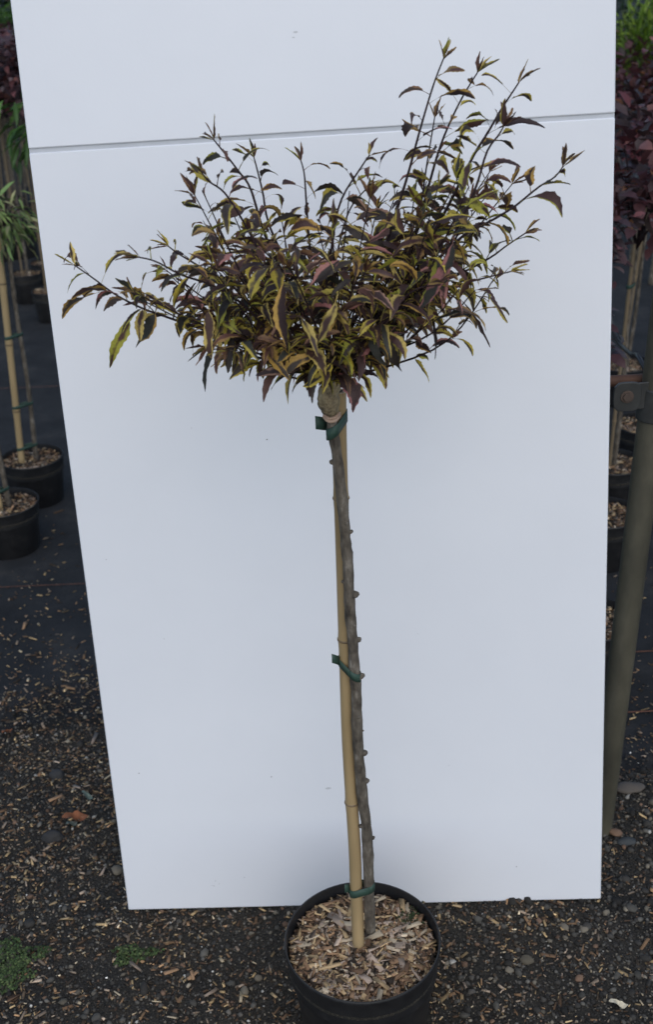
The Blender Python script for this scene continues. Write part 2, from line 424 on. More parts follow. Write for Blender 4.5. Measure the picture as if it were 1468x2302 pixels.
# coarser gravel, mostly to the right
n = 15000; x, y = place_xy(n)
dens = .22 + .78 * sstep(.1, .75, x)
k = (rng.uniform(0, 1, n) < dens) & (y < fabric_edge(x) + rng.normal(0, .02, n)) & pot_clear(x, y); x, y = x[k], y[k]; n = len(x)
s = rng.lognormal(math.log(.0042), .36, n)
push(scatter(*ICO1, np.stack([x, y, ground_z(x, y) + s * .25], 1), np.stack([s, s * rng.uniform(.6, 1, n), s * rng.uniform(.5, .8, n)], 1), pick(STONE_C, [4, 6, 6, 2.4, .8, .12], n), .3, .16))
g = link('gravel', mesh_np('gravel', np.concatenate(V_), np.concatenate(F_), {'tint': np.concatenate(T_)}), M['stone'], ground); g['kind'] = 'stuff'
# small shreds of wood on soil and, thinning out, on the fabric
V_, F_, T_ = [], [], []
n = 80000; x, y = place_xy(n, 1.25, 3.6, 1.3)
fe = fabric_edge(x)
dens = np.where(y < fe + .1, .85 - .40 * sstep(0, .7, x), .75 * np.exp(-np.abs(y - fe - .05) / .26) + .015)
clump = np.clip(.45 + .55 * np.sin(x * 13 + 2 + 2 * np.sin(y * 9)) * np.sin(y * 11 + x * 5) + .4 * np.sin(x * 31 + y * 23) * np.sin(y * 37 - x * 17), 0, 1.4)
k = (rng.uniform(0, 1, n) < dens * (.35 + .9 * clump)) & pot_clear(x, y); x, y = x[k], y[k]; n = len(x)
L = rng.lognormal(math.log(.0031), .55, n)
z = np.where(y < fabric_edge(x) - .02, ground_z(x, y) + .002, .0105)
push(scatter(BOXV, BOXF, np.stack([x, y, z], 1), np.stack([L, np.minimum(L * rng.uniform(.15, .4, n), .003), rng.uniform(.0004, .0011, n)], 1), pick(CHIP_C, [3.4, 3, 1.2, 3, 4, 4], n, .45) * np.array([.78, .77, .72]), .22, .1))
g = link('wood_shreds', mesh_np('wood_shreds', np.concatenate(V_), np.concatenate(F_), {'tint': np.concatenate(T_)}), M['litter'], ground); g['kind'] = 'stuff'

# larger stones and chips, each its own piece of the ground
def stone_proto(sub=2):
    V, F_0 = ico(sub); p = rng.uniform(0, 6.28, 6)
    k = 1 + .13 * (np.sin(2.1 * V[:, 0] + p[0]) + np.sin(2.7 * V[:, 1] + p[1]) + np.sin(3.1 * V[:, 2] + p[2]) + .6 * np.sin(5 * V[:, 0] + 4 * V[:, 1] + p[3])) + rng.normal(0, .03, len(V))
    return V * k[:, None] * np.array([1, rng.uniform(.65, .95), rng.uniform(.5, .75)]), F_0
protos = []
for i in range(18):
    V, F0 = stone_proto(); c = pick(STONE_C, [3, 7, 7, 2.4, .9, .15], 1, .25)
    protos.append(mesh_np('pebble', V, F0, {'tint': np.repeat(np.concatenate([c, [[1]]], 1), len(V), 0)}, smooth=True))
cnt = 0
while cnt < 210:
    x = random.uniform(-.8, .95); y = random.uniform(1.4, 2.2)
    if random.random() > (.12 + .88 * float(sstep(.05, .7, x))): continue
    if y > float(fabric_edge(x)) or math.hypot(x - POTC[0], y - POTC[1]) < .13: continue
    s = random.lognormvariate(math.log(.0078), .28)
    o = link('pebble', protos[cnt % 18], M['stone'], ground, (x, y, float(ground_z(x, y)) + s * .25))
    o.scale = (s, s, s); o.rotation_euler = (random.gauss(0, .2), random.gauss(0, .2), random.uniform(0, 6.28)); cnt += 1
def chip_proto(cols, w):
    V = BOXV * np.array([1, rng.uniform(.14, .3), rng.uniform(.03, .07)]) * (1 + rng.normal(0, .16, (8, 3)))
    V[:, 2] += .09 * V[:, 0] ** 2 * rng.uniform(-1, 1); V[V[:, 0] > 0, 1] *= rng.uniform(.35, 1.1)
    c = pick(cols, w, 1, .2)
    return mesh_np('wood_chip', V, BOXF, {'tint': np.repeat(np.concatenate([c, [[1]]], 1), 8, 0)})
gchips = [chip_proto(CHIP_C, [3, 3, 2, 3, 2, 0.5]) for _ in range(16)]
cnt = 0
while cnt < 170:
    x = random.uniform(-1.1, .9); y = random.uniform(1.4, 3.1); fe = float(fabric_edge(x))
    d = (.9 - .6 * float(sstep(-.1, .6, x))) if y < fe + .1 else .5 * math.exp(-(y - fe) / .35) + .05
    if random.random() > d or math.hypot(x - POTC[0], y - POTC[1]) < .13: continue
    s = random.lognormvariate(math.log(.0082), .38)
    z = float(ground_z(x, y)) + .004 if y < fe - .02 else .0115
    o = link('wood_chip', gchips[cnt % 16], M['litter'], ground, (x, y, z))
    o.scale = (s, s, s); o.rotation_euler = (random.gauss(0, .18), random.gauss(0, .12), random.uniform(0, 6.28)); cnt += 1

# moss cushions
def moss(px, py, rx, ry, label, n=1500):
    c = onz(px, py); V, F0 = ICO1
    a = rng.uniform(0, 6.28, n); q = np.sqrt(rng.uniform(0, 1, n)); lob = 1 + .3 * np.sin(3 * a + 1) + .2 * np.sin(5 * a)
    x = c.x + rx * q * lob * np.cos(a); y = c.y + ry * q * lob * np.sin(a)
    s = rng.uniform(.0014, .0034, n)
    hz = .008 * np.clip(1 - q ** 2, 0, 1) + .003 * np.sin(x * 300) * np.sin(y * 300)
    t = scatter(V, F0, np.stack([x, y, ground_z(x, y) + .002 + hz], 1), np.stack([s, s, s], 1), pick([(.055, .088, .028), (.036, .060, .02), (.095, .125, .045), (.035, .032, .022)], [3, 3, 1.4, 1.2], n, .3), .5, .3)
    o = link('moss_patch', mesh_np('moss_patch', t[0], t[1], {'tint': t[2]}), M['moss']); tag(o, label, 'moss', None, 'stuff')
moss(28, 2160, .050, .045, 'bright green moss cushion at the bottom left corner of the soil')
moss(20, 2205, .035, .030, 'small moss cushion just below the bright one at the left edge', 600)
moss(300, 2150, .040, .022, 'thin moss patch on the soil between board corner and pot', 420)

def rock(px, py, r, col, label, sq=(1, .8, .5)):
    V, F0 = stone_proto(3); c = onz(px, py, .01)
    V = V * np.array([1, sq[1], sq[2] / .6])
    o = link('rock', mesh_np('rock', V, F0, {'tint': np.tile([*col, 1], (len(V), 1))}, smooth=True), M['stone'], None, (c.x, c.y, float(ground_z(c.x, c.y)) + r * .2))
    o.scale = (r, r, r); tag(o, label, 'stone')
rock(125, 1738, .019, (.04, .04, .04), 'dark lump of stone left of the board, above the brown leaf')
rock(118, 1876, .024, (.035, .034, .033), 'flat dark stone on the soil just below the brown leaf')
rock(1418, 1800, .026, (.10, .085, .07), 'large brownish stone on the gravel bank by the steel post')
rock(1183, 2000 + 170, .013, (.10, .085, .06), 'brown mottled stone on the gravel below the board')
rock(1408, 1905, .017, (.055, .06, .06), 'grey angular stone at the foot of the steel post')

# dead leaf and two scraps lying on the soil
def flat_leaf(px, py, L, W, rot, col, label, name='fallen_leaf', cat='leaf'):
    c = onz(px, py, .01); V = []; F = []
    n = 11
    for i in range(n):
        t = i / (n - 1); w = W * 1.15 * math.sin(math.pi * min(1, t * .96 + .02)) ** .7 * (1 + .12 * math.sin(i * 1.7 + px))
        for j, u in enumerate((-1, -.5, 0, .5, 1)):
            V.append(((t - .5) * L, u * w, .45 * u * u * w + (.006 * math.sin(t * 5 + 1) + .35 * w * math.sin(t * 9 + u * 2)) + .005))
    for i in range(n - 1):
        for j in range(4): F.append((i * 5 + j, i * 5 + j + 1, (i + 1) * 5 + j + 1, (i + 1) * 5 + j))
    T = np.array([[*(np.array(col) * random.uniform(.75, 1.2)), 1] for _ in V])
    o = link(name, mesh_np(name, V, F, {'tint': T}, smooth=True), M['litter'], None, (c.x, c.y, float(ground_z(c.x, c.y)) + .004))
    o.rotation_euler = (0, 0, rot); tag(o, label, cat)
flat_leaf(168, 1836, .056, .012, .15, (.26, .10, .045), 'curled orange brown dead leaf on the soil left of the board')
flat_leaf(196, 1790, .034, .005, -.6, (.13, .17, .14), 'pale grey green leaf scrap above the brown dead leaf')
flat_leaf(160, 1850, .024, .006, .5, (.12, .15, .13), 'grey green scrap half under the brown dead leaf')
flat_leaf(14, 1640, .030, .006, .9, (.24, .09, .04), 'small orange brown dead leaf at the left edge')
flat_leaf(1390, 2272, .034, .006, -.1, (.62, .55, .40), 'pale split wood flake on the gravel near the bottom right', 'wood_flake', 'wood flake')
flat_leaf(120, 1205, .075, .007, .5, (.22, .16, .10), 'brown twig like leaf lying on the fabric beside the front pot')
flat_leaf(10, 1335, .07, .006, .3, (.26, .20, .13), 'long tan dead leaf on the fabric at the left edge')

# ------------------------------------------------------------------ white folding board
BL, BR = Vector((-.4312, 1.722, .000)), Vector((.5036, 1.6743, .0228))
HL, HR = Vector((-.4553, 1.9367, 1.4362)), Vector((.4795, 1.889, 1.4591))
ex = (BR - BL).normalized(); eu = (HL - BL).normalized(); en = ex.cross(eu)      # en points at the viewer
if en.y > 0: en = -en
W, H = (BR - BL).length, (HL - BL).length
T = .012
board = empty('display_board', BL, 'white two panel folding board leaning behind the potted tree', 'board')
mb = MB(); mb.box(BL + eu * .002, ex * W, eu * (H - .0045), -en * T)
p = mb.build('panel', M['board'], board, True, BL, .0022, 40); p['label'] = 'tall white lower panel'
a2 = R(2); eu2 = eu * math.cos(a2) - en * math.sin(a2); en2 = en * math.cos(a2) + eu * math.sin(a2)
H0 = BL + eu * (H + .0042)
mb = MB(); mb.box(H0, ex * W, eu2 * .62, -en2 * T)
p = mb.build('panel', M['board'], board, True, BL, .0022, 40); p['label'] = 'white upper panel tilted slightly back'
mb = MB(); mb.box(BL + eu * (H - .012) + ex * .0005 - en * .0030, ex * (W - .001), eu * .024, -en * .004)
mb.build('hinge_strip', M['hinge'], board, False, BL)
def onboard(px, py):
    d = (at(px, py, 1.0) - CAMP); t = (BL - CAMP).dot(en) / d.dot(en); return CAMP + d * t
mb = MB()
for px, py, r in [(600, 988, .0014), (312, 1738, .0011), (610, 1746, .0011), (480, 1991, .0012), (484, 1980, .0006), (476, 1990, .0005), (492, 1987, .0006), (549, 1972, .0007), (1162, 1948, .001), (430, 962, .0006), (368, 1436, .0006), (238, 1258, .0009), (940, 1425, .0005), (1010, 1720, .0006)]:
    q = onboard(px, py) + en * .0004
    V = [q + (ex * math.cos(a) * r * random.uniform(.6, 1.3) + eu * math.sin(a) * r * random.uniform(.5, 1.1)) for a in np.linspace(0, 5.5, 8)]
    mb.add(V, [tuple(range(8))])
o = mb.build('dirt_speck', M['speck'], board, False, BL); o['kind'] = 'stuff'
mb = MB()
for px, py, r in [(738, 1772, .0028), (664, 72, .002), (660, 84, .0013)]:
    q = onboard(px, py) + en * .0004
    if py < 200:
        d = (at(px, py, 1.0) - CAMP); q = CAMP + d * ((H0 - CAMP).dot(en2) / d.dot(en2)) + en2 * .0004
    V = [q + (ex * math.cos(a) * r * 2 * random.uniform(.6, 1.3) + eu * math.sin(a) * r * random.uniform(.5, 1.1)) for a in np.linspace(0, 5.5, 10)]
    mb.add(V, [tuple(range(10))])
o = mb.build('smudge', M['smudge'], board, False, BL); o['kind'] = 'stuff'

# ------------------------------------------------------------------ steel post, clamp and rail
pb = onz(1352, 1925, .0); pb = Vector((pb.x + .008, 1.87, 0.0))
pt_ = at(1487, 780, 1.872)
axis = (pt_ - pb).normalized(); ptop = pb + axis * 1.35
post = empty('steel_post', pb, 'olive grey round steel post standing in gravel right of the board', 'post')
mb = MB(); mb.tube([pb - axis * .05, pb + axis * .4, pb + axis * .8, ptop], .0245, 24)
mb.build('tube', M['post'], post, True, pb, 0, 40)
ck = at(1470, 905, 1.872); kk = pb + axis * (ck - pb).dot(axis)
mb = MB(); mb.tube([kk - axis * .030, kk + axis * .030], .0285, 24)
cl = mb.build('clamp', M['clamp'], post, True, pb, .002, 40)
lx = Vector((-1, 0, 0)); pl = at(1412, 893, 1.85)
mb = MB()
ring = []
for i in range(20):
    a = 2 * math.pi * i / 20
    q = Vector((math.cos(a), 0, math.sin(a))); k = 1 / max(abs(q.x) ** 4 + abs(q.z) ** 4, 1e-6) ** .25
    ring.append(Vector((q.x * .024 * k, 0, q.z * .0265 * k)))
V = [pl + q for q in ring] + [pl + q + Vector((0, .006, 0)) for q in ring]
Fq = [tuple(range(19, -1, -1)), tuple(range(20, 40))] + [(i, (i + 1) % 20, 20 + (i + 1) % 20, 20 + i) for i in range(20)]
mb.add(V, Fq); mb.box(pl + Vector((.015, 0.001, -.024)), (.06, .012, 0), (0, .005, 0), (0, 0, .048))
mb.build('clamp_plate', M['clamp'], cl, True, pb, .0012, 35)
mb = MB(); b0 = pl + Vector((-.001, 0, .001))
mb.tube([b0, b0 - Vector((0, .002, 0))], .0115, 16); mb.tube([b0 - Vector((0, .002, 0)), b0 - Vector((0, .006, 0))], .008, 6)
mb.build('bolt', M['clamp_bolt'], cl, False, pb, .0008)
rl = at(1420, 855, 1.905)
rail = empty('hand_rail', rl, 'rusty orange steel rail running from the post behind the board', 'rail')
mb = MB(); mb.tube([rl + Vector((.085, 0, .002)), rl, rl - Vector((.45, -.003, .004)), rl - Vector((.92, -.005, .008))], .0105, 16)
mb.build('bar', M['rust'], rail, True, rl, 0, 40)
p2 = Vector((rl.x - .90, rl.y + .04, 0))
post2 = empty('steel_post', p2, 'second steel post of the rail, hidden behind the board', 'post')
mb = MB(); mb.tube([p2 - Vector((0, 0, .05)), p2 + Vector((0, 0, 1.12))], .0245, 24); mb.build('tube', M['post'], post2, True, p2, 0, 40)

# ------------------------------------------------------------------ plant building blocks
def chip_bed(c, r, n, lo, hi, name='mulch', parent=None):
    a = rng.uniform(0, 6.28, n); q = r * np.sqrt(rng.uniform(0, 1, n))
    x, y = c[0] + q * np.cos(a), c[1] + q * np.sin(a)
    L = rng.lognormal(math.log(lo), .45, n)
    L = np.minimum(L, np.maximum(r * 1.02 - q, .002))
    z = c[2] + rng.uniform(0, hi, n) + .004 * np.sin(x * 60) * np.sin(y * 55)
    t = scatter(BOXV, BOXF, np.stack([x, y, z], 1), np.stack([L, np.minimum(L * rng.uniform(.15, .45, n), .004), rng.uniform(.0005, .0013, n)], 1), pick(CHIP_C, [2.5, 3, 1.2, 2.5, 4, 5], n), .4, .12)
    o = link(name, mesh_np(name, t[0], t[1], {'tint': t[2]}), M['chip'], parent); o['kind'] = 'stuff'
    return o

def make_pot(c, r, h, label, group=None, seg=48):
    """round nursery pot, base centre c"""
    c = Vector(c); pot = empty('plant_pot', c, label, 'pot', group)
    k = r / .1325
    mb = MB(); b = r * .80
    mb.lathe([(b * .55, .004), (b * .97, 0), (b, .004 * k), (b + (r - b) * .70, h * .80), (b + (r - b) * .74, h * .83), (r * .975, h * .835), (r * .985, h * .95), (r * 1.0, h * .975), (r * 1.0, h * .992), (r * .992, h), (r * .975, h * .998), (r * .968, h * .97), (r * .955, h * .85), (r * .955, h * .70)], seg, c)
    mb.build('body', M['pot'], pot, True, c, 0, 35)
    mb = MB(); z = h - .026 * k
    mb.lathe([(.0005, z + .004), (r * .5, z + .003), (r * .95, z - .004), (r * .958, z - .02)], seg, c)
    mb.build('soil_surface', M['soil'], pot, True, c)
    return pot, c + Vector((0, 0, z))

def taper_path(pts, n):
    """resample a polyline smoothly (Catmull-Rom) to n points"""
    P = [Vector(p) for p in pts]; out = []
    m = len(P) - 1
    for i in range(n):
        t = i / (n - 1) * m; k = min(int(t), m - 1); u = t - k
        p0, p1, p2, p3 = P[max(k - 1, 0)], P[k], P[k + 1], P[min(k + 2, m)]
        out.append(.5 * ((2 * p1) + (p2 - p0) * u + (2 * p0 - 5 * p1 + 4 * p2 - p3) * u * u + (3 * p1 - p0 - 3 * p2 + p3) * u ** 3))
    return out

# ------------------------------------------------------------------ the tree in the pot
POT_H, POT_R = .213, .1325
pot, soil = make_pot((POTC[0], POTC[1], 0), POT_R, POT_H, 'large black plastic pot in front of the white board', None, 72)
mulch = chip_bed(soil, POT_R * .93, 4200, .0052, .007, 'mulch', pot)
pchips = [chip_proto(CHIP_C, [4, 4, 3, 4, 1.5, .3]) for _ in range(24)]
stem_px = [(833, 2092), (831, 2041), (829, 1964), (827, 1907), (823, 1849), (815, 1792), (810, 1735), (804, 1658), (802, 1600), (801, 1550), (797, 1505), (793, 1441), (788, 1386), (785, 1328), (782, 1258), (778, 1225), (775, 1185), (768, 1112), (757, 1021), (750, 977), (746, 940)]
def stem_Y(py): return 1.432 - .012 * (2092 - py) / 1150
for i in range(285):
    while True:
        a, q = random.uniform(0, 6.28), POT_R * .915 * math.sqrt(random.random())
        x, y = soil.x + q * math.cos(a), soil.y + q * math.sin(a)
        if math.hypot(x - soil.x + .005, y - soil.y) > .022: break
    s = random.lognormvariate(math.log(.0110), .38); s = min(s, .022)
    if q + s > POT_R * .96: s = max(POT_R * .96 - q, .005)
    o = link('wood_chip', pchips[i % 24], M['chip'], mulch, (x, y, soil.z + random.uniform(.006, .010)))
    o.scale = (s, s * random.uniform(.8, 1.3), s); o.rotation_euler = (random.gauss(0, .25), random.gauss(0, .16), random.uniform(0, 6.28))
t = scatter(*ICO1, *(lambda n: (np.stack([soil.x + .085 + rng.normal(0, .012, n), soil.y + .065 + rng.normal(0, .012, n), soil.z + rng.uniform(.002, .011, n)], 1), np.tile(rng.uniform(.0012, .0024, (n, 1)), (1, 3)), pick([(.022, .035, .012), (.035, .05, .018)], [1, 1], n, .3)))(170))
o = link('moss', mesh_np('moss', t[0], t[1], {'tint': t[2]}), M['moss'], pot); o['kind'] = 'stuff'

# bamboo cane
cane_px = [(806, 2128), (803, 2050), (800, 1983), (797.5, 1907), (790.5, 1792), (782.5, 1650), (778, 1495), (774.5, 1386), (771, 1258), (766.5, 1112), (763, 985), (761.5, 879)]
def cane_Y(py): return 1.430 + .014 * min(1, max(0, (2128 - py) / 500))
cp = [at(x, y, cane_Y(y)) for x, y in cane_px]
cp = taper_path(cp, 60)
cane = empty('bamboo_cane', cp[0], 'tan bamboo cane tied behind the slim grey stem in the pot', 'cane')
nodes_py = [1795, 1112, 1442, 960]
nz = [at(790, 1795, 1.444).z, at(766, 1115, 1.444).z, at(776, 1440, 1.444).z]
rad = []
for q in cp:
    r = .0102
    for z in nz: r += .0011 * math.exp(-((q.z - z) / .006) ** 2)
    rad.append(r)
mb = MB(); mb.tube(cp, rad, 20, caps=True)
mb.build('culm', M['bamboo'], cane, True, cp[0], 0, 50)
for z in nz:
    k = min(range(len(cp)), key=lambda i: abs(cp[i].z - z)); q = cp[k]; ax = (cp[k + 1] - cp[k - 1]).normalized()
    mb = MB(); mb.tube([q - ax * .002, q - ax * .0008, q + ax * .0008, q + ax * .002], [.0110, .0120, .0120, .0110], 20, caps=False)
    mb.build('node_ring', M['bamboo_node'], cane, True, cp[0])
mb = MB(); ax = (cp[-1] - cp[-2]).normalized()
mb.tube([cp[-1] + ax * .0002, cp[-1] + ax * .0006], .0055, 14)
mb.build('dark_hollow_disc', M['soil'], cane, False, cp[0])  # flat disc on the closed tip, its dark colour stands for the hollow's shade

sp_ = [at(x, y, stem_Y(y)) for x, y in stem_px]
sp_ = taper_path(sp_, 90)
tree = empty('grafted_tree', sp_[0], 'small grafted tree with bronze and yellow variegated leaves in the big pot', 'tree')
rad = []
for i, q in enumerate(sp_):
    u = i / 89
    r = .0090 - .0018 * u + .0004 * math.sin(i * 1.7) + .0004 * math.sin(i * .61)
    rad.append(r)
mb = MB(); mb.tube(sp_, rad, 18, lump=.035)
trunk = mb.build('trunk', M['bark'], tree, True, sp_[0])
def stem_at(py):
    k = min(range(len(sp_)), key=lambda i: abs(sp_[i].z - at(790, py, 1.43).z)); return sp_[k], rad[k]
for py, side, r in [(1032, -1, .0042), (1188, 1, .0042), (1168, .2, .0034), (1300, -1, .0036), (1332, 1, .0062), (1437, 1, .0048), (1400, .3, .003), (1522, .9, .0062), (1600, .2, .0034), (1692, 1, .0060), (1757, 1, .0050), (1862, -1, .0044), (1884, 1, .0036), (1640, 1, .0022)]:
    q, rr = stem_at(py); an = side * math.pi / 2
    d = Vector((math.sin(an), -math.cos(an) * .9, .25)).normalized()
    mb = MB(); mb.blob(q + d * (rr * .95), r, 2, .2, (1, 1, .85))
    mb.tube([q + d * rr * .7, q + d * (rr + r * .7), q + d * (rr + r * 1.05)], [r * .8, r * .6, r * .35], 8)
    mb.build('knot', M['bark'], trunk, True, sp_[0])
# swollen graft head
gY = stem_Y(900)
g0 = [at(748, 944, gY), at(746, 930, gY), at(742, 918, gY), at(738.5, 903, gY), at(738, 890, gY), at(741, 878, gY), at(746, 862, gY), at(750, 848, gY), at(750, 832, gY)]
mb = MB(); mb.tube(taper_path(g0, 26), list(np.interp(np.linspace(0, 1, 26), np.linspace(0, 1, 9), [.0070, .0088, .0122, .0146, .0145, .0130, .0125, .0115, .008])), 20, lump=.09)
graft = mb.build('graft_union', M['graft'], tree, True, sp_[0])
mb = MB()
for py, rr in ((938, .0026), (932, .0022)):
    ring = [at(746, py, gY) + Vector((math.cos(a) * .0098, math.sin(a) * .0098, .002 * math.sin(a * 2 + py))) for a in np.linspace(0, 2 * math.pi, 22)]
    mb.tube(ring, rr, 8, caps=False)
mb.build('wax_ring', M['wax'], graft, True, sp_[0])

# green ties
def strap(name, path, width, normals, label, flags=()):
    mb = MB()
    for pth, wd in [(path, width)] + list(flags):
        V = []; F = []; n = len(pth)
        for i, q in enumerate(pth):
            q = Vector(q)
            V += [q + Vector((0, 0, wd / 2)), q - Vector((0, 0, wd / 2))]
            if i: F.append((2 * i - 2, 2 * i - 1, 2 * i + 1, 2 * i))
        mb.add(V, F)
    o = mb.build(name, M['tie'], None, True, Vector(path[0]))
    m = o.modifiers.new('solid', 'SOLIDIFY'); m.thickness = .0004; m.offset = 0
    return tag(o, label, 'tie', 'green ties round stem and cane')
def hull_loop(c1, r1, c2, r2, n=16, slope=0.0):
    """open-ended capsule loop around two circles seen from above"""
    d = Vector((c2[0] - c1[0], c2[1] - c1[1])); L = d.length; an = math.atan2(d.y, d.x)
    b = math.acos(max(-1, min(1, (r1 - r2) / max(L, 1e-6)))) if L > abs(r1 - r2) else math.pi / 2
    pts = []
    for i in range(n + 1):
        a = an + b + (2 * math.pi - 2 * b) * i / n; pts.append((c1[0] + r1 * math.cos(a), c1[1] + r1 * math.sin(a)))
    for i in range(n + 1):
        a = an - b + 2 * b * i / n; pts.append((c2[0] + r2 * math.cos(a), c2[1] + r2 * math.sin(a)))
    pts.append(pts[0])
    mx = (c1[0] + c2[0]) / 2
    return [(x, y, slope * (x - mx)) for x, y in pts]
def cane_at(z):
    k = min(range(len(cp)), key=lambda i: abs(cp[i].z - z)); return cp[k]
for py, wd, slope, lab, flag in [(958, .0165, .55, 'topmost green plastic tie, just under the graft', [(738, 953), (724, 952), (709, 950)]),
                           (1508, .0140, -.55, 'middle green plastic tie round stem and cane', [(766, 1487), (756, 1483), (746, 1480)]),
                           (2008, .0155, .35, 'lowest green plastic tie just above the wood chips', [(789, 2000), (782, 1997), (775, 1998)])]:
    q, rr = stem_at(py); c = cane_at(q.z)
    lp = hull_loop((q.x, q.y), rr + .0012, (c.x, c.y), .0116, 14, slope)
    zc = q.z
    path = [(x, y, zc + dz) for x, y, dz in lp]
    fY = (q.y + c.y) / 2
    fl = [at(x, y, fY + (.006 if i == 0 else -.004 * i)) for i, (x, y) in enumerate(flag)]
    strap('plant_tie', path, wd, None, lab, [(fl, wd * 1.15)])

# ---- leaves
UP = Vector((0, 0, 1))
HEARTS = [(.072, .038, .036), (.082, .046, .042), (.044, .043, .034), (.062, .048, .040), (.10, .050, .038), (.054, .034, .034)]
YELLOW = [(.54, .42, .065), (.48, .38, .065), (.57, .43, .12), (.48, .29, .07), (.38, .36, .055)]
PINK = [(.42, .19, .16), (.36, .15, .14), (.44, .26, .18)]
BRONZE = [(.27, .16, .06), (.22, .12, .06), (.34, .22, .07)]

def leaf_geo(base, d, L, W, droop=1.0, petiole=.010, roll=0.0, fold=.35, seed=0, kind='yellow', nseg=14):
    """one serrated, channelled, drooping leaf; returns V, F(quads), heart, margin, uv"""
    rn = random.Random(seed)
    d = Vector(d).normalized()
    side = d.cross(UP)
    if side.length < .15: side = Vector((rn.uniform(-1, 1), rn.uniform(-1, 1), 0)); side = side - d * side.dot(d)
    side.normalize(); nrm = side.cross(d).normalized()
    side = side * math.cos(roll) + nrm * math.sin(roll)
    pos = Vector(base); step = L / nseg
    rowsP = []
    # petiole
    np_ = 2; dd = d.copy()
    for i in range(np_):
        rowsP.append((pos.copy(), dd.copy(), side.copy(), -1)); pos += dd * (petiole / np_)
        dd = (dd + Vector((0, 0, -droop * .16))).normalized()
    curl = rn.uniform(-.085, .085); tw = rn.uniform(-.12, .12)
    for i in range(nseg + 1):
        side = (side - dd * side.dot(dd)).normalized()
        nn = side.cross(dd).normalized()
        side = (side + nn * tw).normalized()
        rowsP.append((pos.copy(), dd.copy(), side.copy(), i / nseg)); pos += dd * step
        dd = (dd + Vector((0, 0, -droop * (.035 + .165 * i / nseg))) + side * curl).normalized()
    V = []; UVs = []
    asL, asR = rn.uniform(.7, 1.25), rn.uniform(.7, 1.25); ph = rn.uniform(0, 6.28); wamp = rn.uniform(.05, .20)
    us = (-1, -.55, 0, .55, 1)
    for k, (q, dv, sv, t) in enumerate(rowsP):
        nn = sv.cross(dv).normalized()
        if t < 0: w = .0007
        else:
            w = W * max(0.0, math.sin(math.pi * min(1, t ** .82))) ** .85 * (1 - .25 * t) + .0005
        for u in us:
            ww = w
            if t > 0:
                bulge = 1 + .28 * math.sin(t * 7 + ph + (2 if u > 0 else 0))
                ww = w * (asR if u > 0 else asL) * bulge
                if abs(u) == 1: ww *= (1 + .07 * rn.random() + .06 if k % 2 else .90)
            V.append(q + sv * (u * ww) + nn * (fold * abs(u) ** 1.4 * ww + (wamp * ww * math.sin(t * 15 + ph + u * 2) * abs(u) if t > 0 else 0)) + dv * (.12 * abs(u) * ww if t > 0 else 0))
            UVs.append((u, max(t, 0)))
    n = len(rowsP); F = []
    for i in range(n - 1):
        for j in range(4): F.append((i * 5 + j, i * 5 + j + 1, (i + 1) * 5 + j + 1, (i + 1) * 5 + j))
    h = np.array(rn.choice(HEARTS)) * rn.uniform(.55, 1.1)
    if kind == 'yellow': e = np.array(rn.choice(YELLOW)) * rn.uniform(.8, 1.1); mg = rn.choice([.25, .4, .5, .6, .7, .85])
    elif kind == 'pink': e = np.array(rn.choice(PINK)) * rn.uniform(.8, 1.1); mg = rn.choice([.55, .7, .85])
    elif kind == 'bronze': e = np.array(rn.choice(BRONZE)) * rn.uniform(.8, 1.2); mg = rn.choice([.3, .5, .7]); h = h * 1.25 + np.array((.020, .006, .004))
    else: e = np.array(rn.choice(YELLOW)); mg = 1.5
    n_ = len(V)
    uvs = np.array(UVs); lop = rn.choice([0, .15, .4, .6]) * rn.choice([-1, 1]) if kind != 'dark' else 0
    al = mg + lop * np.sign(uvs[:, 0]) + .28 * np.sin(uvs[:, 1] * rn.uniform(3, 8) + rn.uniform(0, 6.28) + uvs[:, 0])
    E_ = np.concatenate([np.tile(e, (n_, 1)), al[:, None]], 1)
    return np.array([v[:] for v in V]), np.array(F), np.tile([*h, 1], (n_, 1)), E_, uvs

LEAVES = []     # (weight, geo)
def add_leaf(base, d, L, W, kind, **kw):
    g_ = leaf_geo(base, d, L, W, seed=random.random(), kind=kind, **kw)
    if g_[0][:, 2].min() < GRAFT_TOP.z - .008: return
    c = g_[0].mean(0); area = L * W
    front = 1.0 - 2.6 * (c[1] - 1.43)
    out = 1 + 1.2 * min(1, np.hypot((c[0] - .01) / .3, (c[2] - CROWN_C.z) / .2))
    LEAVES.append((area * front * out, g_))

CROWN_Y = stem_Y(870)
CROWN_C = at(725, 632, CROWN_Y)
GRAFT_TOP = at(749, 845, CROWN_Y)

def kindpick(inner):
    r = random.random()
    if inner: return 'yellow' if r < .46 else ('pink' if r < .64 else ('bronze' if r < .82 else 'dark'))
    return 'yellow' if r < .76 else ('bronze' if r < .86 else ('pink' if r < .93 else 'dark'))

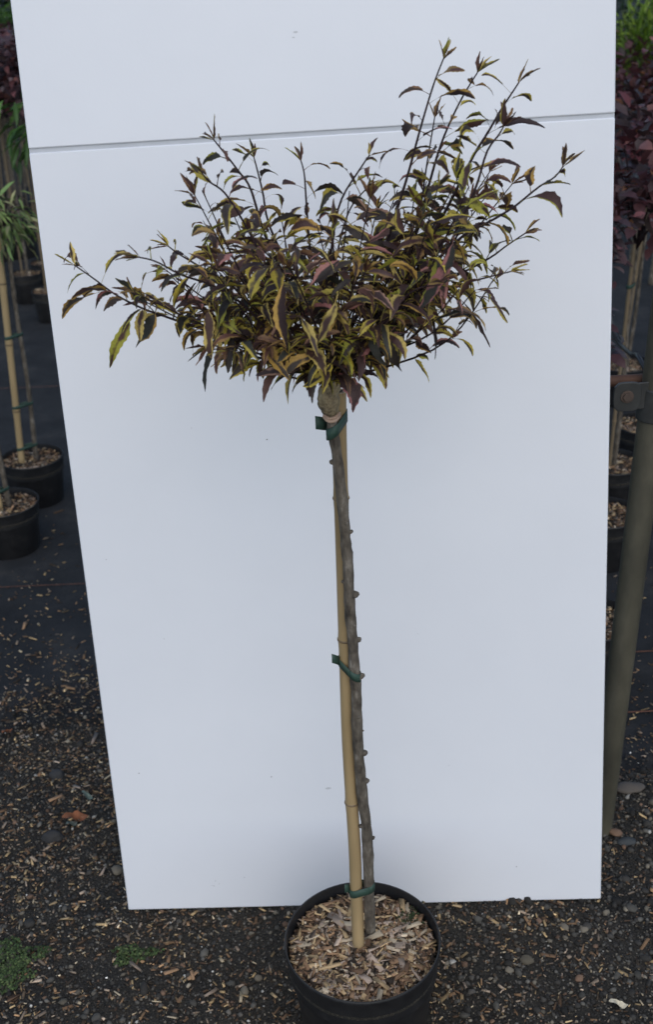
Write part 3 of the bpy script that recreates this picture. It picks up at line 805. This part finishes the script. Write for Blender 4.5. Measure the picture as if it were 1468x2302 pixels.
def shoot(pts, r0, r1, spacing, start=.3, size=(.040, .058), inner=False, tuft=True, droop=1.0, nres=18):
    P = taper_path(pts, nres)
    mb = MB(); mb.tube(P, [.72 * (r0 + (r1 - r0) * i / (nres - 1)) for i in range(nres)], 7)
    mb.build('branch', M['twig'], tree, True, sp_[0])
    L = [0]
    for a, b in zip(P, P[1:]): L.append(L[-1] + (b - a).length)
    tot = L[-1]; s = tot * start; ang = random.uniform(0, 6.28)
    while s < tot * .985:
        k = max(i for i in range(len(L)) if L[i] <= s); k = min(k, nres - 2); u = (s - L[k]) / max(L[k + 1] - L[k], 1e-6)
        q = P[k].lerp(P[k + 1], u); t = (P[k + 1] - P[k]).normalized()
        a = t.cross(Vector((.3, .2, 1))).normalized(); b = t.cross(a)
        rad_ = a * math.cos(ang) + b * math.sin(ang)
        rad_.z = abs(rad_.z) * .55 if rad_.z < 0 else rad_.z * .8
        rad_.normalize()
        frac = s / tot
        d = t * random.uniform(.15, .6) + rad_ * random.uniform(.8, 1.0) + UP * random.uniform(-.1, .25)
        young = max(0, (frac - .80) / .20)
        ln = random.uniform(*size) * 1.03 * (1 - .52 * young) * random.choice([1, 1, .8, .9, 1.15])
        add_leaf(q + rad_ * .001, d, ln, ln * random.uniform(.100, .160), ('bronze' if young > .55 and random.random() < .45 else kindpick(inner)),
                 droop=droop * random.choice([.55, .75, .95, 1.2, 1.6]) * (1 - .3 * young), petiole=random.uniform(.008, .015), roll=random.gauss(0, .4), fold=random.uniform(.1, .55))
        if random.random() < .30 and frac < .75:     # small axillary leaf
            l2 = ln * random.uniform(.35, .5); d2 = t * .9 + rad_ * random.uniform(-.2, .6) + UP * .2
            add_leaf(q, d2, l2, l2 * .17, 'bronze' if random.random() < .4 else kindpick(inner), droop=.7, petiole=.004, roll=random.uniform(-.8, .8), fold=.5)
        s += spacing * random.uniform(.7, 1.3); ang += 2.4 + random.uniform(-.3, .3)
    if tuft:
        t = (P[-1] - P[-2]).normalized(); a = t.cross(Vector((.3, .2, 1))).normalized(); b = t.cross(a)
        for i in range(random.randint(3, 6)):
            an = i * 2.4 + ang; sp = random.uniform(.15, .95)
            ln = random.uniform(.014, .031)
            add_leaf(P[-1] - t * .002, t + (a * math.cos(an) + b * math.sin(an)) * sp, ln, ln * .105, 'bronze' if random.random() < .6 else 'yellow', droop=random.uniform(-.2, .5), petiole=.002, roll=random.uniform(-.5, .5), fold=.6, nseg=8)

def traced(px, y0, y1, **kw):
    n = len(px); P = [GRAFT_TOP + Vector((random.uniform(-.006, .006), random.uniform(-.006, .006), random.uniform(-.012, .008)))]
    for i, (x, y) in enumerate(px):
        u = i / max(n - 1, 1); P.append(at(x, y, CROWN_Y + y0 + (y1 - y0) * u))
    P2 = [P[0]]
    # ease from the graft to the first traced point
    m = P[0].lerp(P[1], .5) + Vector((0, (y0) * .3, -.006)); P2.append(m); P2 += P[1:]
    kw.setdefault('nres', 26)
    kw['spacing'] = kw.get('spacing', .02) * .70; kw['start'] = kw.get('start', .35) * .85
    shoot(P2, kw.pop('r0', .0030), kw.pop('r1', .0011), kw.pop('spacing', .022), **kw)

# long upright shoots on the right
traced([(850, 600), (880, 510), (915, 400), (945, 290), (975, 190), (999, 128)], .02, .03, r0=.0040, spacing=.021, start=.30, size=(.038, .055))
traced([(900, 620), (934, 537), (950, 440), (960, 370), (978, 262)], .06, .09, r0=.0032, spacing=.019, start=.3, size=(.036, .050))
traced([(905, 620), (955, 450), (985, 345), (1010, 280), (1042, 215), (1076, 160)], .05, .05, r0=.0034, spacing=.020, start=.32, size=(.036, .052))
traced([(930, 620), (971, 533), (1020, 440), (1065, 350), (1098, 297), (1128, 245), (1155, 204), (1168, 184)], -.01, .00, r0=.0038, spacing=.019, start=.34, size=(.038, .055))
traced([(985, 610), (1024, 522), (1069, 425), (1095, 342), (1122, 303), (1134, 282)], -.06, -.05, r0=.0034, spacing=.021, start=.38, size=(.042, .064))
traced([(950, 620), (1042, 530), (1098, 500), (1155, 466), (1211, 421), (1248, 398), (1268, 372)], -.04, -.02, r0=.0032, spacing=.023, start=.40, size=(.040, .060))
traced([(930, 660), (1015, 625), (1098, 582), (1140, 552), (1182, 524)], .00, .03, spacing=.019, start=.35, size=(.036, .050))
traced([(900, 690), (975, 664), (1042, 638), (1098, 623), (1150, 610)], -.06, -.07, spacing=.019, start=.35, size=(.036, .052))
traced([(900, 720), (980, 670), (1040, 655), (1080, 668)], .06, .08, spacing=.021, start=.35, size=(.042, .056), droop=1.4)
traced([(880, 640), (960, 560), (1020, 500), (1070, 440)], .10, .14, spacing=.020, start=.3, size=(.036, .050))
# left side
traced([(640, 800), (560, 765), (485, 745), (440, 735), (364, 709), (319, 693), (260, 663), (211, 627), (165, 595)], -.03, -.05, r0=.0034, spacing=.027, start=.42, size=(.040, .055))
traced([(620, 760), (540, 680), (472, 640), (407, 618), (350, 588), (310, 578)], -.06, -.10, spacing=.020, start=.4, size=(.034, .048))
traced([(620, 740), (530, 650), (450, 600), (400, 570), (376, 552)], .03, .04, spacing=.019, start=.4, size=(.034, .046))
traced([(680, 700), (600, 540), (564, 427), (536, 385), (497, 335), (478, 312)], .02, .03, r0=.0034, spacing=.015, start=.33, size=(.036, .052))
traced([(690, 680), (610, 520), (590, 430), (577, 378), (570, 352)], .07, .09, spacing=.016, start=.35, size=(.034, .048))
traced([(710, 680), (695, 540), (688, 448), (684, 392), (676, 360)], .03, .05, spacing=.015, start=.33, size=(.036, .050))
traced([(730, 690), (745, 560), (765, 455), (812, 376), (832, 348)], .00, .00, r0=.0032, spacing=.015, start=.33, size=(.036, .052))
traced([(740, 690), (760, 560), (787, 470), (828, 420)], .08, .11, spacing=.019, start=.35, size=(.034, .046))
traced([(650, 700), (570, 540), (510, 440), (470, 408), (450, 384)], -.04, -.06, spacing=.016, start=.35, size=(.036, .052))
traced([(640, 720), (560, 640), (515, 562), (488, 510)], -.08, -.12, spacing=.019, start=.35, size=(.040, .056), tuft=False)
traced([(650, 800), (560, 750), (500, 760), (465, 780)], -.05, -.08, spacing=.016, start=.35, size=(.038, .054), droop=1.5)
traced([(700, 840), (620, 790), (560, 785), (520, 800)], .00, .00, spacing=.015, start=.35, size=(.034, .048), droop=1.4)
traced([(690, 800), (640, 770), (605, 775)], -.10, -.15, spacing=.013, start=.3, size=(.042, .058), droop=1.5)
traced([(745, 800), (740, 760), (745, 770)], -.11, -.16, spacing=.013, start=.3, size=(.040, .056), droop=1.5)
traced([(790, 810), (840, 740), (880, 710)], -.08, -.13, spacing=.013, start=.3, size=(.040, .056), droop=1.5)
traced([(800, 790), (900, 705), (960, 690)], -.04, -.06, spacing=.014, start=.35, size=(.042, .058), droop=1.6)
traced([(820, 780), (880, 730), (930, 725)], .03, .05, spacing=.013, start=.35, size=(.042, .058), droop=1.6)
traced([(640, 790), (560, 770), (510, 790)], -.10, -.15, spacing=.013, start=.35, size=(.040, .056), droop=1.5)
traced([(620, 780), (520, 720), (450, 715)], .04, .06, spacing=.014, start=.35, size=(.040, .056), droop=1.5)
traced([(840, 760), (920, 660), (990, 640)], -.10, -.14, spacing=.014, start=.35, size=(.040, .056), droop=1.2)
traced([(720, 760), (680, 660), (650, 600)], -.12, -.18, spacing=.014, start=.3, size=(.040, .056))
traced([(760, 760), (790, 660), (820, 590)], -.10, -.16, spacing=.014, start=.3, size=(.038, .054))
traced([(700, 740), (640, 620), (590, 560)], -.10, -.15, spacing=.014, start=.3, size=(.038, .054))
# the dense head: shoots in every direction from the graft
def crown_target():
    while True:
        v = Vector((random.gauss(0, 1), random.gauss(0, 1), random.gauss(0, 1))).normalized()
        k = random.uniform(.5, 1.0) ** .6
        p = Vector((v.x * .225, v.y * .185, v.z * .115)) * k
        if v.z < -.25: continue
        return CROWN_C + p + Vector((.012, 0, 0)), k
for i in range(52):
    tip, k = crown_target()
    if i >= 24:
        tip = at(random.uniform(425, 1060), random.uniform(405, 590), CROWN_Y + random.uniform(-.12, .15))
    base = GRAFT_TOP + Vector((random.uniform(-.008, .008), random.uniform(-.008, .008), random.uniform(-.015, .01)))
    out = tip - base; hor = Vector((out.x, out.y, 0))
    mid = base + hor * .55 + Vector((0, 0, out.z * .38)) + Vector((random.gauss(0, .012), random.gauss(0, .012), random.gauss(0, .008)))
    shoot([base, mid, tip], 
          .0024, .0009, .0142, start=.42, size=(.032, .052), inner=(i < 24 and random.random() < .7), tuft=random.random() < .4, droop=.95, nres=12)

def pendant(p0, p1, dy, wr, kind, drp=.5, roll=0.0, out=.35):
    a, b = at(*p0, CROWN_Y + dy), at(*p1, CROWN_Y + dy - .01); v = b - a
    add_leaf(a, v.normalized() + UP * out, v.length * 1.12, v.length * wr, kind, droop=drp, petiole=.010, roll=roll, fold=.2)
for p in [((955, 672), (986, 796), -.07, .11, 'dark', .45, .9), ((1025, 662), (1082, 756), -.04, .11, 'dark', .6, .2), ((872, 730), (871, 815), -.09, .17, 'dark', .3, .8), ((832, 735), (838, 808), -.10, .17, 'dark', .3, .7),
          ((1082, 645), (1120, 712), -.06, .13, 'yellow', .5, .3), ((492, 745), (460, 848), -.09, .10, 'dark', .4, .5), ((1022, 528), (1004, 682), -.12, .115, 'pink', .25, .5), ((985, 560), (988, 660), -.10, .2, 'yellow', .3, .5),
          ((300, 703), (262, 802), -.05, .15, 'yellow', .6, .6), ((352, 688), (342, 774), -.05, .19, 'yellow', .3, .7), ((232, 655), (150, 706), -.05, .14, 'yellow', .5, .2), ((450, 640), (478, 690), -.10, .2, 'yellow', .5, .6),
          ((700, 815), (612, 865), -.12, .13, 'pink', .5, .5), ((690, 805), (582, 862), -.10, .12, 'dark', .5, .4), ((728, 790), (655, 838), -.13, .18, 'yellow', .4, .4), ((755, 800), (728, 872), -.13, .16, 'yellow', .3, .5),
          ((762, 800), (785, 880), -.07, .15, 'dark', .4, .5), ((705, 810), (703, 880), -.07, .14, 'dark', .3, .5), ((610, 560), (622, 660), -.15, .17, 'yellow', .5, .4), ((665, 530), (740, 600), -.16, .15, 'yellow', .5, .2),
          ((640, 620), (625, 745), -.18, .14, 'yellow', .35, .5), ((620, 590), (570, 650), -.17, .2, 'yellow', .4, .3), ((470, 680), (468, 775), -.13, .17, 'yellow', .3, .6), ((545, 800), (548, 838), -.05, .3, 'yellow', .4, .7),
          ((890, 735), (855, 790), -.08, .2, 'pink', .4, .5), ((905, 470), (935, 500), -.02, .2, 'yellow', .5, .2), ((660, 690), (700, 775), -.19, .15, 'yellow', .4, .4), ((760, 660), (742, 760), -.18, .16, 'yellow', .35, .6), ((800, 640), (860, 690), -.15, .15, 'pink', .5, .3)]:
    pendant(*p)
for i in range(11):
    if i < 4: tip = at(random.uniform(880, 1160), random.uniform(310, 540), CROWN_Y + random.uniform(-.06, .12)); st = .5
    else: tip = at(random.uniform(290, 500), random.uniform(560, 725), CROWN_Y + random.uniform(-.10, .08)); st = .5
    base = GRAFT_TOP + Vector((random.uniform(-.006, .006), random.uniform(-.006, .006), random.uniform(-.01, .01)))
    out = tip - base
    shoot([base, base + Vector((out.x * .5, out.y * .5, out.z * .42)), tip], .0026, .0009, .0125, start=st, size=(.034, .052), tuft=True, droop=.95, nres=16)
for px, py in [(200, 615), (243, 650), (290, 678), (330, 690), (372, 705), (410, 718), (180, 600), (265, 662)]:
    q = at(px, py, CROWN_Y - .045)
    d = Vector((random.uniform(-1, .3), random.uniform(-.6, .4), random.uniform(-.2, .7)))
    add_leaf(q, d, random.uniform(.024, .045), random.uniform(.0035, .006), random.choice(['yellow', 'bronze', 'yellow', 'pink']), droop=random.uniform(.6, 1.4), petiole=.008, roll=random.gauss(0, .5), fold=.4)
LEAVES.sort(key=lambda t: -t[0])
for w, (V, F0, h, e, uv) in LEAVES[:300]:
    c = V[0]
    link('leaf', mesh_np('leaf', V - c, F0, {'heart': h, 'margin': e}, True, uv), M['leaf'], tree, c)
rest = [l[1] for l in LEAVES[300:]]
off = 0; VV = []; FF = []
for V, F0, h, e, uv in rest: VV.append(V); FF.append(F0 + off); off += len(V)
o = link('foliage', mesh_np('foliage', np.concatenate(VV), np.concatenate(FF), {'heart': np.concatenate([r[2] for r in rest]), 'margin': np.concatenate([r[3] for r in rest])}, True, np.concatenate([r[4] for r in rest])), M['leaf'], tree)
o['kind'] = 'stuff'
print('leaves', len(LEAVES))

# ------------------------------------------------------------------ the other potted trees of the nursery
def leaf_cloud(c, rad, n, size, cols, w, aspect=.3, flat=.5, shell=.5, wob=.25, down=0.0, var=.3):
    """n folded leaves (4 tris) spread through a lumpy ellipsoid"""
    v = rng.normal(0, 1, (n, 3)); v /= np.linalg.norm(v, axis=1)[:, None]
    p = rng.uniform(0, 6.28, 4)
    lump = 1 + wob * (np.sin(3 * v[:, 0] + p[0]) * np.sin(3 * v[:, 2] + p[1]) + .7 * np.sin(5 * v[:, 1] + 4 * v[:, 2] + p[2]))
    q = rng.uniform(0, 1, n) ** shell
    pos = np.asarray(c) + v * (q * lump)[:, None] * np.asarray(rad)
    L = size * rng.uniform(.6, 1.3, n); Wd = L * aspect
    d = v * .7 + rng.normal(0, .5, (n, 3)); d[:, 2] = d[:, 2] * flat - down; d /= np.linalg.norm(d, axis=1)[:, None]
    s = np.cross(d, rng.normal(0, .35, (n, 3)) + np.array([0, 0, 1.0])); s /= np.linalg.norm(s, axis=1)[:, None]
    nn = np.cross(s, d)
    def pt(a, b, h): return pos + d * (L * a)[:, None] + s * (Wd * b)[:, None] + nn * (L * h)[:, None]
    P = np.stack([pt(0, 0, 0), pt(.35, -.5, .09), pt(.4, 0, .03), pt(.35, .5, .09), pt(.75, -.36, .02), pt(.78, 0, -.02), pt(.75, .36, .02), pt(1, 0, -.14)], 1)
    f = np.array([(0, 2, 1), (0, 3, 2), (1, 2, 5), (1, 5, 4), (2, 3, 6), (2, 6, 5), (4, 5, 7), (5, 6, 7)])
    F = f[None] + (np.arange(n) * 8)[:, None, None]
    T = np.repeat(np.concatenate([pick(cols, w, n, var), np.ones((n, 1))], 1), 8, 0)
    return P.reshape(-1, 3), F.reshape(-1, 3), T

PURPLE = ([(.075, .034, .036), (.12, .045, .045), (.050, .030, .034), (.16, .065, .050), (.09, .062, .06)], [4, 3, 4, 1, 2])
REDS = ([(.10, .030, .034), (.07, .028, .03), (.18, .08, .07), (.045, .028, .026), (.22, .09, .035)], [3, 4, 1.5, 3, .5])
LIME = ([(.13, .21, .022), (.18, .26, .03), (.08, .15, .022)], [3, 2, 2])
GREEN = ([(.05, .115, .02), (.075, .15, .028), (.03, .07, .016)], [3, 2, 2])
DARKG = ([(.022, .045, .016), (.035, .06, .02), (.015, .03, .012)], [3, 2, 3])
WILLOW = ([(.17, .23, .07), (.30, .30, .14), (.10, .16, .05)], [3, 2, 2])

def standard(base, pr, ph, stem_top, kindw, label, potlabel, canelabel, nleaf, leaf, crown_r, crown_dz=.0, lean=None, cane_off=(-.025, -.01), singles=0, aspect=.35, down=0., flat=.5, cane_r=.0085, group=None, detail=700, crown_c=None):
    base = Vector(base); p, s = make_pot(base, pr, ph, potlabel, None if group is None else 'pots of the far purple standards', 40)
    mb_ = chip_bed(s, pr * .92, detail, .0055, .008, 'mulch', p)
    top = Vector(stem_top)
    b0 = s + Vector((.012, .006, -.01))
    path = taper_path([b0, b0.lerp(top, .35) + Vector((.004, 0, 0)), b0.lerp(top, .7) - Vector((.004, 0, 0)), top], 24)
    t = empty('standard_tree', b0, label, 'tree', group)
    mb = MB(); mb.tube(path, [.0085 - .002 * i / 23 + .0006 * math.sin(i * 2.1) for i in range(24)], 9, lump=.05); mb.build('trunk', M['bark'], t, True, b0)
    cc = Vector(crown_c) if crown_c is not None else top + Vector((0, 0, crown_dz))
    mb = MB()
    for i in range(14):
        v = Vector((random.gauss(0, 1), random.gauss(0, 1), random.gauss(.3, .8))).normalized()
        e = cc + Vector((v.x * crown_r[0], v.y * crown_r[1], v.z * crown_r[2])) * .85
        mb.tube(taper_path([top, top.lerp(e, .5) + Vector((0, 0, .02)), e], 7), [.003, .003, .0026, .0024, .002, .0016, .001], 5)
    o = mb.build('limbs', M['twig'], t, True, b0); o['kind'] = 'stuff'
    P, Fq, T = leaf_cloud(cc, crown_r, nleaf, leaf, *kindw, aspect=aspect, down=down, flat=flat)
    if singles:
        d = np.linalg.norm(P.reshape(-1, 8, 3)[:, 2] - np.array([0, 0, CAM_H]), axis=1)
        order = np.argsort(d); one = order[:singles]; many = order[singles:]
        P8 = P.reshape(-1, 8, 3); T8 = T.reshape(-1, 8, 4); f8 = Fq[:8]
        for k in one:
            link('leaf', mesh_np('leaf', P8[k] - P8[k][0], f8, {'tint': T8[k]}, True), M['bgleaf'], t, P8[k][0])
        n = len(many); P = P8[many].reshape(-1, 3); T = T8[many].reshape(-1, 4); Fq = (f8[None] + (np.arange(n) * 8)[:, None, None]).reshape(-1, 3)
    o = link('crown', mesh_np('crown', P, Fq, {'tint': T}, True), M['bgleaf'], t); o['kind'] = 'stuff'
    cb = s + Vector((cane_off[0] + .012, cane_off[1], -.01)); ct = top + Vector((cane_off[0] * .6, cane_off[1], .02))
    c = empty('bamboo_cane', cb, canelabel, 'cane', None if group is None else 'canes of the far purple standards')
    cpth = [cb.lerp(ct, i / 29) for i in range(30)]
    rr = [cane_r * (1 + (.14 if i in (7, 15, 22) else 0)) for i in range(30)]
    mb = MB(); mb.tube(cpth, rr, 12); mb.build('culm', M['old_bamboo' if cane_r < .008 else 'bamboo'], c, True, cb)
    for i in (7, 15, 22):
        ax = (ct - cb).normalized()
        mb = MB(); mb.tube([cpth[i] - ax * .003, cpth[i] + ax * .003], cane_r * 1.2, 12, caps=False); mb.build('node_ring', M['bamboo_node'], c, True, cb)
    return t, s, cb, ct, path

def bg_tie(cb, ct, path, z, label, cr=.0085):
    u = (z - cb.z) / (ct.z - cb.z); c = cb.lerp(ct, u); q = min(path, key=lambda v: abs(v.z - z))
    lp = hull_loop((q.x, q.y), .0098, (c.x, c.y), cr + .0012, 12, .15)
    strap('plant_tie', [(x, y, z + dz) for x, y, dz in lp], .011, None, label)

def pot_at(px, py, ph, k=-.026):
    q = onz(px, py, ph); return Vector((q.x, q.y, 0))

# left: the front pots
A = pot_at(70, 1025, .172)
topA = at(13, 505, A.y + .01)
t, s, cb, ct, pth = standard(A, .1075, .172, topA, WILLOW, 'weeping green leaved standard in the pot left of the board', 'black pot nearest the left board edge with tall cane', 'thick tan bamboo cane rising from the pot near the left board edge', 150, .062, (.10, .11, .085), .01, cane_off=(-.046, -.012), singles=60, aspect=.17, down=.55, flat=.7, cane_r=.0115)
bg_tie(cb, ct, pth, .21, 'green tie low on the thick left cane, just above the chips', .0115)
bg_tie(cb, ct, pth, .36, 'green tie part way up the thick left cane', .0115)
bg_tie(cb, ct, pth, .60, 'green tie near the middle of the thick left cane', .0115)
B = pot_at(8, 1128, .172)
t, s, cb, ct, pth = standard(B, .1075, .172, at(-120, 480, B.y), WILLOW, 'slim stem cut off by the left picture edge, in the front left pot', 'black pot cut by the left edge, in front of the other pot', 'bamboo cane in the front left pot at the picture edge', 120, .055, (.12, .12, .10), .02, cane_off=(-.022, -.012), aspect=.2, down=.5)
bg_tie(cb, ct, pth, .215, 'green tie in the pot cut by the left edge')
# left: a green tree whose long leaves reach past the board's left edge
G = Vector((-.86, 4.75, 0))
standard(G, .10, .165, at(175, 330, 4.75), GREEN, 'bright green drooping tree mostly hidden behind the board', 'black pot of the green tree, behind the board', 'cane of the green tree behind the board', 110, .10, (.17, .14, .15), -.01, singles=40, aspect=.17, down=.7, flat=.6, crown_c=at(92, 285, 4.75))
# left: far row of purple standards
gl = 'purple standards in the back rows'
for i, (px, py, tx, ty, lab) in enumerate([(100, 587, 40, 185, 'rearmost purple standard left of the board, half behind it'), (55, 612, 0, 200, 'purple standard whose whole pot rim shows left of the board'), (108, 651, 60, 175, 'nearest of the far purple standards, pot cut by the board edge')]):
    q = pot_at(px, py, .165)
    standard(q, .088, .165, at(tx, ty + 40, q.y), PURPLE, lab, 'far black pot of the ' + lab.split(',')[0], 'thin cane of the ' + lab.split(',')[0], 900, .05, (.30, .30, .19), .13, aspect=.55, cane_r=.0055, group=gl, detail=400)
for (px, tx, Yd, wh) in ((-30, -60, 7.2, 'at the left picture edge'), (28, -12, 7.6, 'between the edge and the board'), (70, 22, 8.0, 'beside the board edge')):
    q = at(px, 560, Yd); q = Vector((q.x, q.y, 0))
    standard(q, .088, .165, at(tx, 215, Yd), PURPLE, 'dark purple standard in the rearmost left row, ' + wh, 'black pot in the rearmost left row, ' + wh, 'thin cane in the rearmost left row, ' + wh, 900, .05, (.34, .30, .22), .12, aspect=.55, cane_r=.0055, group=gl, detail=120)
for i in range(11):
    Yd = 7.0 + .42 * (i // 3) * 1.0 + random.uniform(-.1, .1); q = at(-20 + 46 * (i % 3) + random.uniform(-12, 12), 560, Yd)
    standard((q.x - .1, q.y + .2, 0), .10, .20, (q.x - .1, q.y + .2, 1.02), PURPLE, 'purple standard in the dark crowded rows at the far left', 'black pot in the dark crowded rows at the far left', 'thin cane in the dark crowded rows at the far left', 420, .05, (.24, .24, .17), .12, aspect=.55, cane_r=.005, group=gl, detail=60)
# right: near purple trees beside the post
C2 = pot_at(1374, 1036, .168)
t, s, cb, ct, pth = standard(C2, .1075, .168, at(1432, 560, C2.y), REDS, 'large leaved purple standard just right of the board', 'black pot right of the board, second above the nearest, with leaning cane', 'leaning tan cane right of the board', 420, .056, (.19, .20, .21), .22, cane_off=(-.02, -.014), singles=130, aspect=.55, flat=.8, cane_r=.0058, crown_c=at(1445, 395, C2.y))
bg_tie(cb, ct, pth, at(1412, 640, C2.y).z, 'grey green tie on the leaning cane right of the board')
D2 = pot_at(1358, 1150, .168)
standard(D2, .1075, .168, at(1330, 600, D2.y), PURPLE, 'purple standard hidden behind the board at its right edge', 'black pot nearest the steel post, half behind the board', 'cane of the pot nearest the steel post', 200, .055, (.12, .14, .14), .10, aspect=.5, cane_r=.0065)
E2 = pot_at(1404, 815, .168)
standard(E2, .1075, .168, at(1470, 420, E2.y), REDS, 'red leaved standard behind the large leaved one on the right', 'far black pot above the rusty rail on the right', 'cane of the far right pot above the rail', 700, .055, (.27, .25, .22), .24, aspect=.5, cane_r=.0065)
F2 = pot_at(1452, 950, .168)
standard(F2, .1075, .168, at(1600, 480, F2.y), REDS, 'purple standard right of the steel post, mostly out of the picture', 'black pot mostly hidden by the steel post clamp', 'cane of the pot hidden by the clamp', 260, .055, (.15, .16, .15), .12, aspect=.5)
G2 = pot_at(1332, 1388, .168)
standard(G2, .1075, .168, at(1290, 800, G2.y), PURPLE, 'purple standard wholly behind the board, low right', 'black pot behind the board showing a sliver of chips', 'cane behind the lower right of the board', 120, .05, (.09, .09, .09), .05, aspect=.5)
# right: lime tree, more red ones
def bush(x, y, h, rad, kw, n, leaf, label, cat, name, aspect=.3, down=0., flat=.5, trunk_r=.02, group=None):
    t = empty(name, (x, y, 0), label, cat, group)
    mb = MB(); mb.tube(taper_path([(x, y, -.02), (x + .02, y, h * .4), (x, y, h)], 10), [trunk_r * (1 - .06 * i) for i in range(10)], 8, lump=.06)
    for i in range(10):
        a = random.uniform(0, 6.28); e = Vector((x + rad[0] * .8 * math.cos(a), y + rad[1] * .8 * math.sin(a), h + random.uniform(-.4, .7) * rad[2]))
        mb.tube([(x, y, h - rad[2] * .7), Vector((x, y, h - rad[2] * .3)).lerp(e, .5), e], [trunk_r * .5, trunk_r * .35, trunk_r * .15], 5)
    mb.build('trunk', M['bark'], t, True, (x, y, 0))
    P, Fq, T = leaf_cloud((x, y, h), rad, n, leaf, *kw, aspect=aspect, down=down, flat=flat)
    o = link('crown', mesh_np('crown', P, Fq, {'tint': T}, True), M['bgleaf'], t); o['kind'] = 'stuff'
q = at(1456, 130, 6.4); bush(q.x, q.y, q.z, (.23, .28, .20), LIME, 2200, .075, 'lime green feathery bush on the right above the red trees', 'bush', 'lime_bush', .16, .1, .9)
q = at(1500, 230, 6.0); bush(q.x, q.y, q.z, (.45, .35, .26), REDS, 1700, .06, 'red leaved bush below the lime one at the right edge', 'bush', 'red_bush', .5)
q = at(1395, 180, 7.6); bush(q.x, q.y, q.z, (.40, .35, .30), PURPLE, 1500, .06, 'dull purple bush behind the lime one, touching the board edge', 'bush', 'purple_bush', .5)
q = at(5, 78, 9.6); bush(q.x, q.y, q.z, (.33, .4, .17), GREEN, 2200, .08, 'mid green bush at the top left corner of the picture', 'bush', 'green_bush', .16, .1, .9)
q = at(0, 165, 8.8); bush(q.x, q.y, q.z, (.5, .4, .26), PURPLE, 2200, .055, 'dull purple bush below the green one at the left edge', 'bush', 'purple_bush', .5)
def hedge(x0, x1, y, h, d, kw, n, leaf, label):
    t = empty('hedge', ((x0 + x1) / 2, y, 0), label, 'hedge')
    V = rng.uniform(0, 1, (n, 3)); lo = h * (.82 + .18 * np.sin(V[:, 0] * (x1 - x0) * 2.1) * np.sin(V[:, 0] * (x1 - x0) * .9 + 1))
    pos = np.stack([x0 + V[:, 0] * (x1 - x0), y + (V[:, 1] - .5) * d, .05 + (V[:, 2] ** .8) * lo], 1)
    P, Fq, T = leaf_cloud((0, 0, 0), (0, 0, 0), n, leaf, *kw, aspect=.4)
    P = (P.reshape(-1, 8, 3) + pos[:, None, :]).reshape(-1, 3)
    o = link('foliage', mesh_np('foliage', P, Fq, {'tint': T}, True), M['bgleaf'], t); o['kind'] = 'stuff'
    mb = MB()
    xs = np.arange(x0 + .3, x1, .8)
    for x in xs: mb.tube([(x, y, -.02), (x + .03, y, h * .45), (x, y, h * .75)], [.03, .024, .012], 6)
    o = mb.build('stems', M['bark'], t, True, ((x0 + x1) / 2, y, 0)); o['kind'] = 'stuff'
hedge(-7, 7, 11.5, 1.0, 1.0, DARKG, 9000, .10, 'dark green hedge row behind the potted trees')
hedge(-9, 9, 15.0, 1.25, 1.2, DARKG, 9000, .13, 'dark hedge row further back, second from the front')
hedge(-13, 13, 20.0, 1.9, 1.6, DARKG, 11000, .18, 'tall dark hedge closing the view at the very back')

# black irrigation tube by the post
a, b = at(1388, 764, 3.0), at(1452, 832, 2.6)
h0 = Vector((a.x - .5, a.y + .4, .02)); 
hose = MB(); hose.tube(taper_path([Vector((a.x - .25, a.y + .35, .015)), a + Vector((-.08, .12, .12)), a, a.lerp(b, .5), b, b + Vector((.12, -.12, -.30)), Vector((b.x + .22, b.y - .2, .012)), Vector((b.x + .6, b.y - .1, .012))], 40), .006, 8)
o = hose.build('irrigation_hose', M['hose'], None, True, a); tag(o, 'thin black irrigation hose slanting down behind the rusty rail', 'hose')
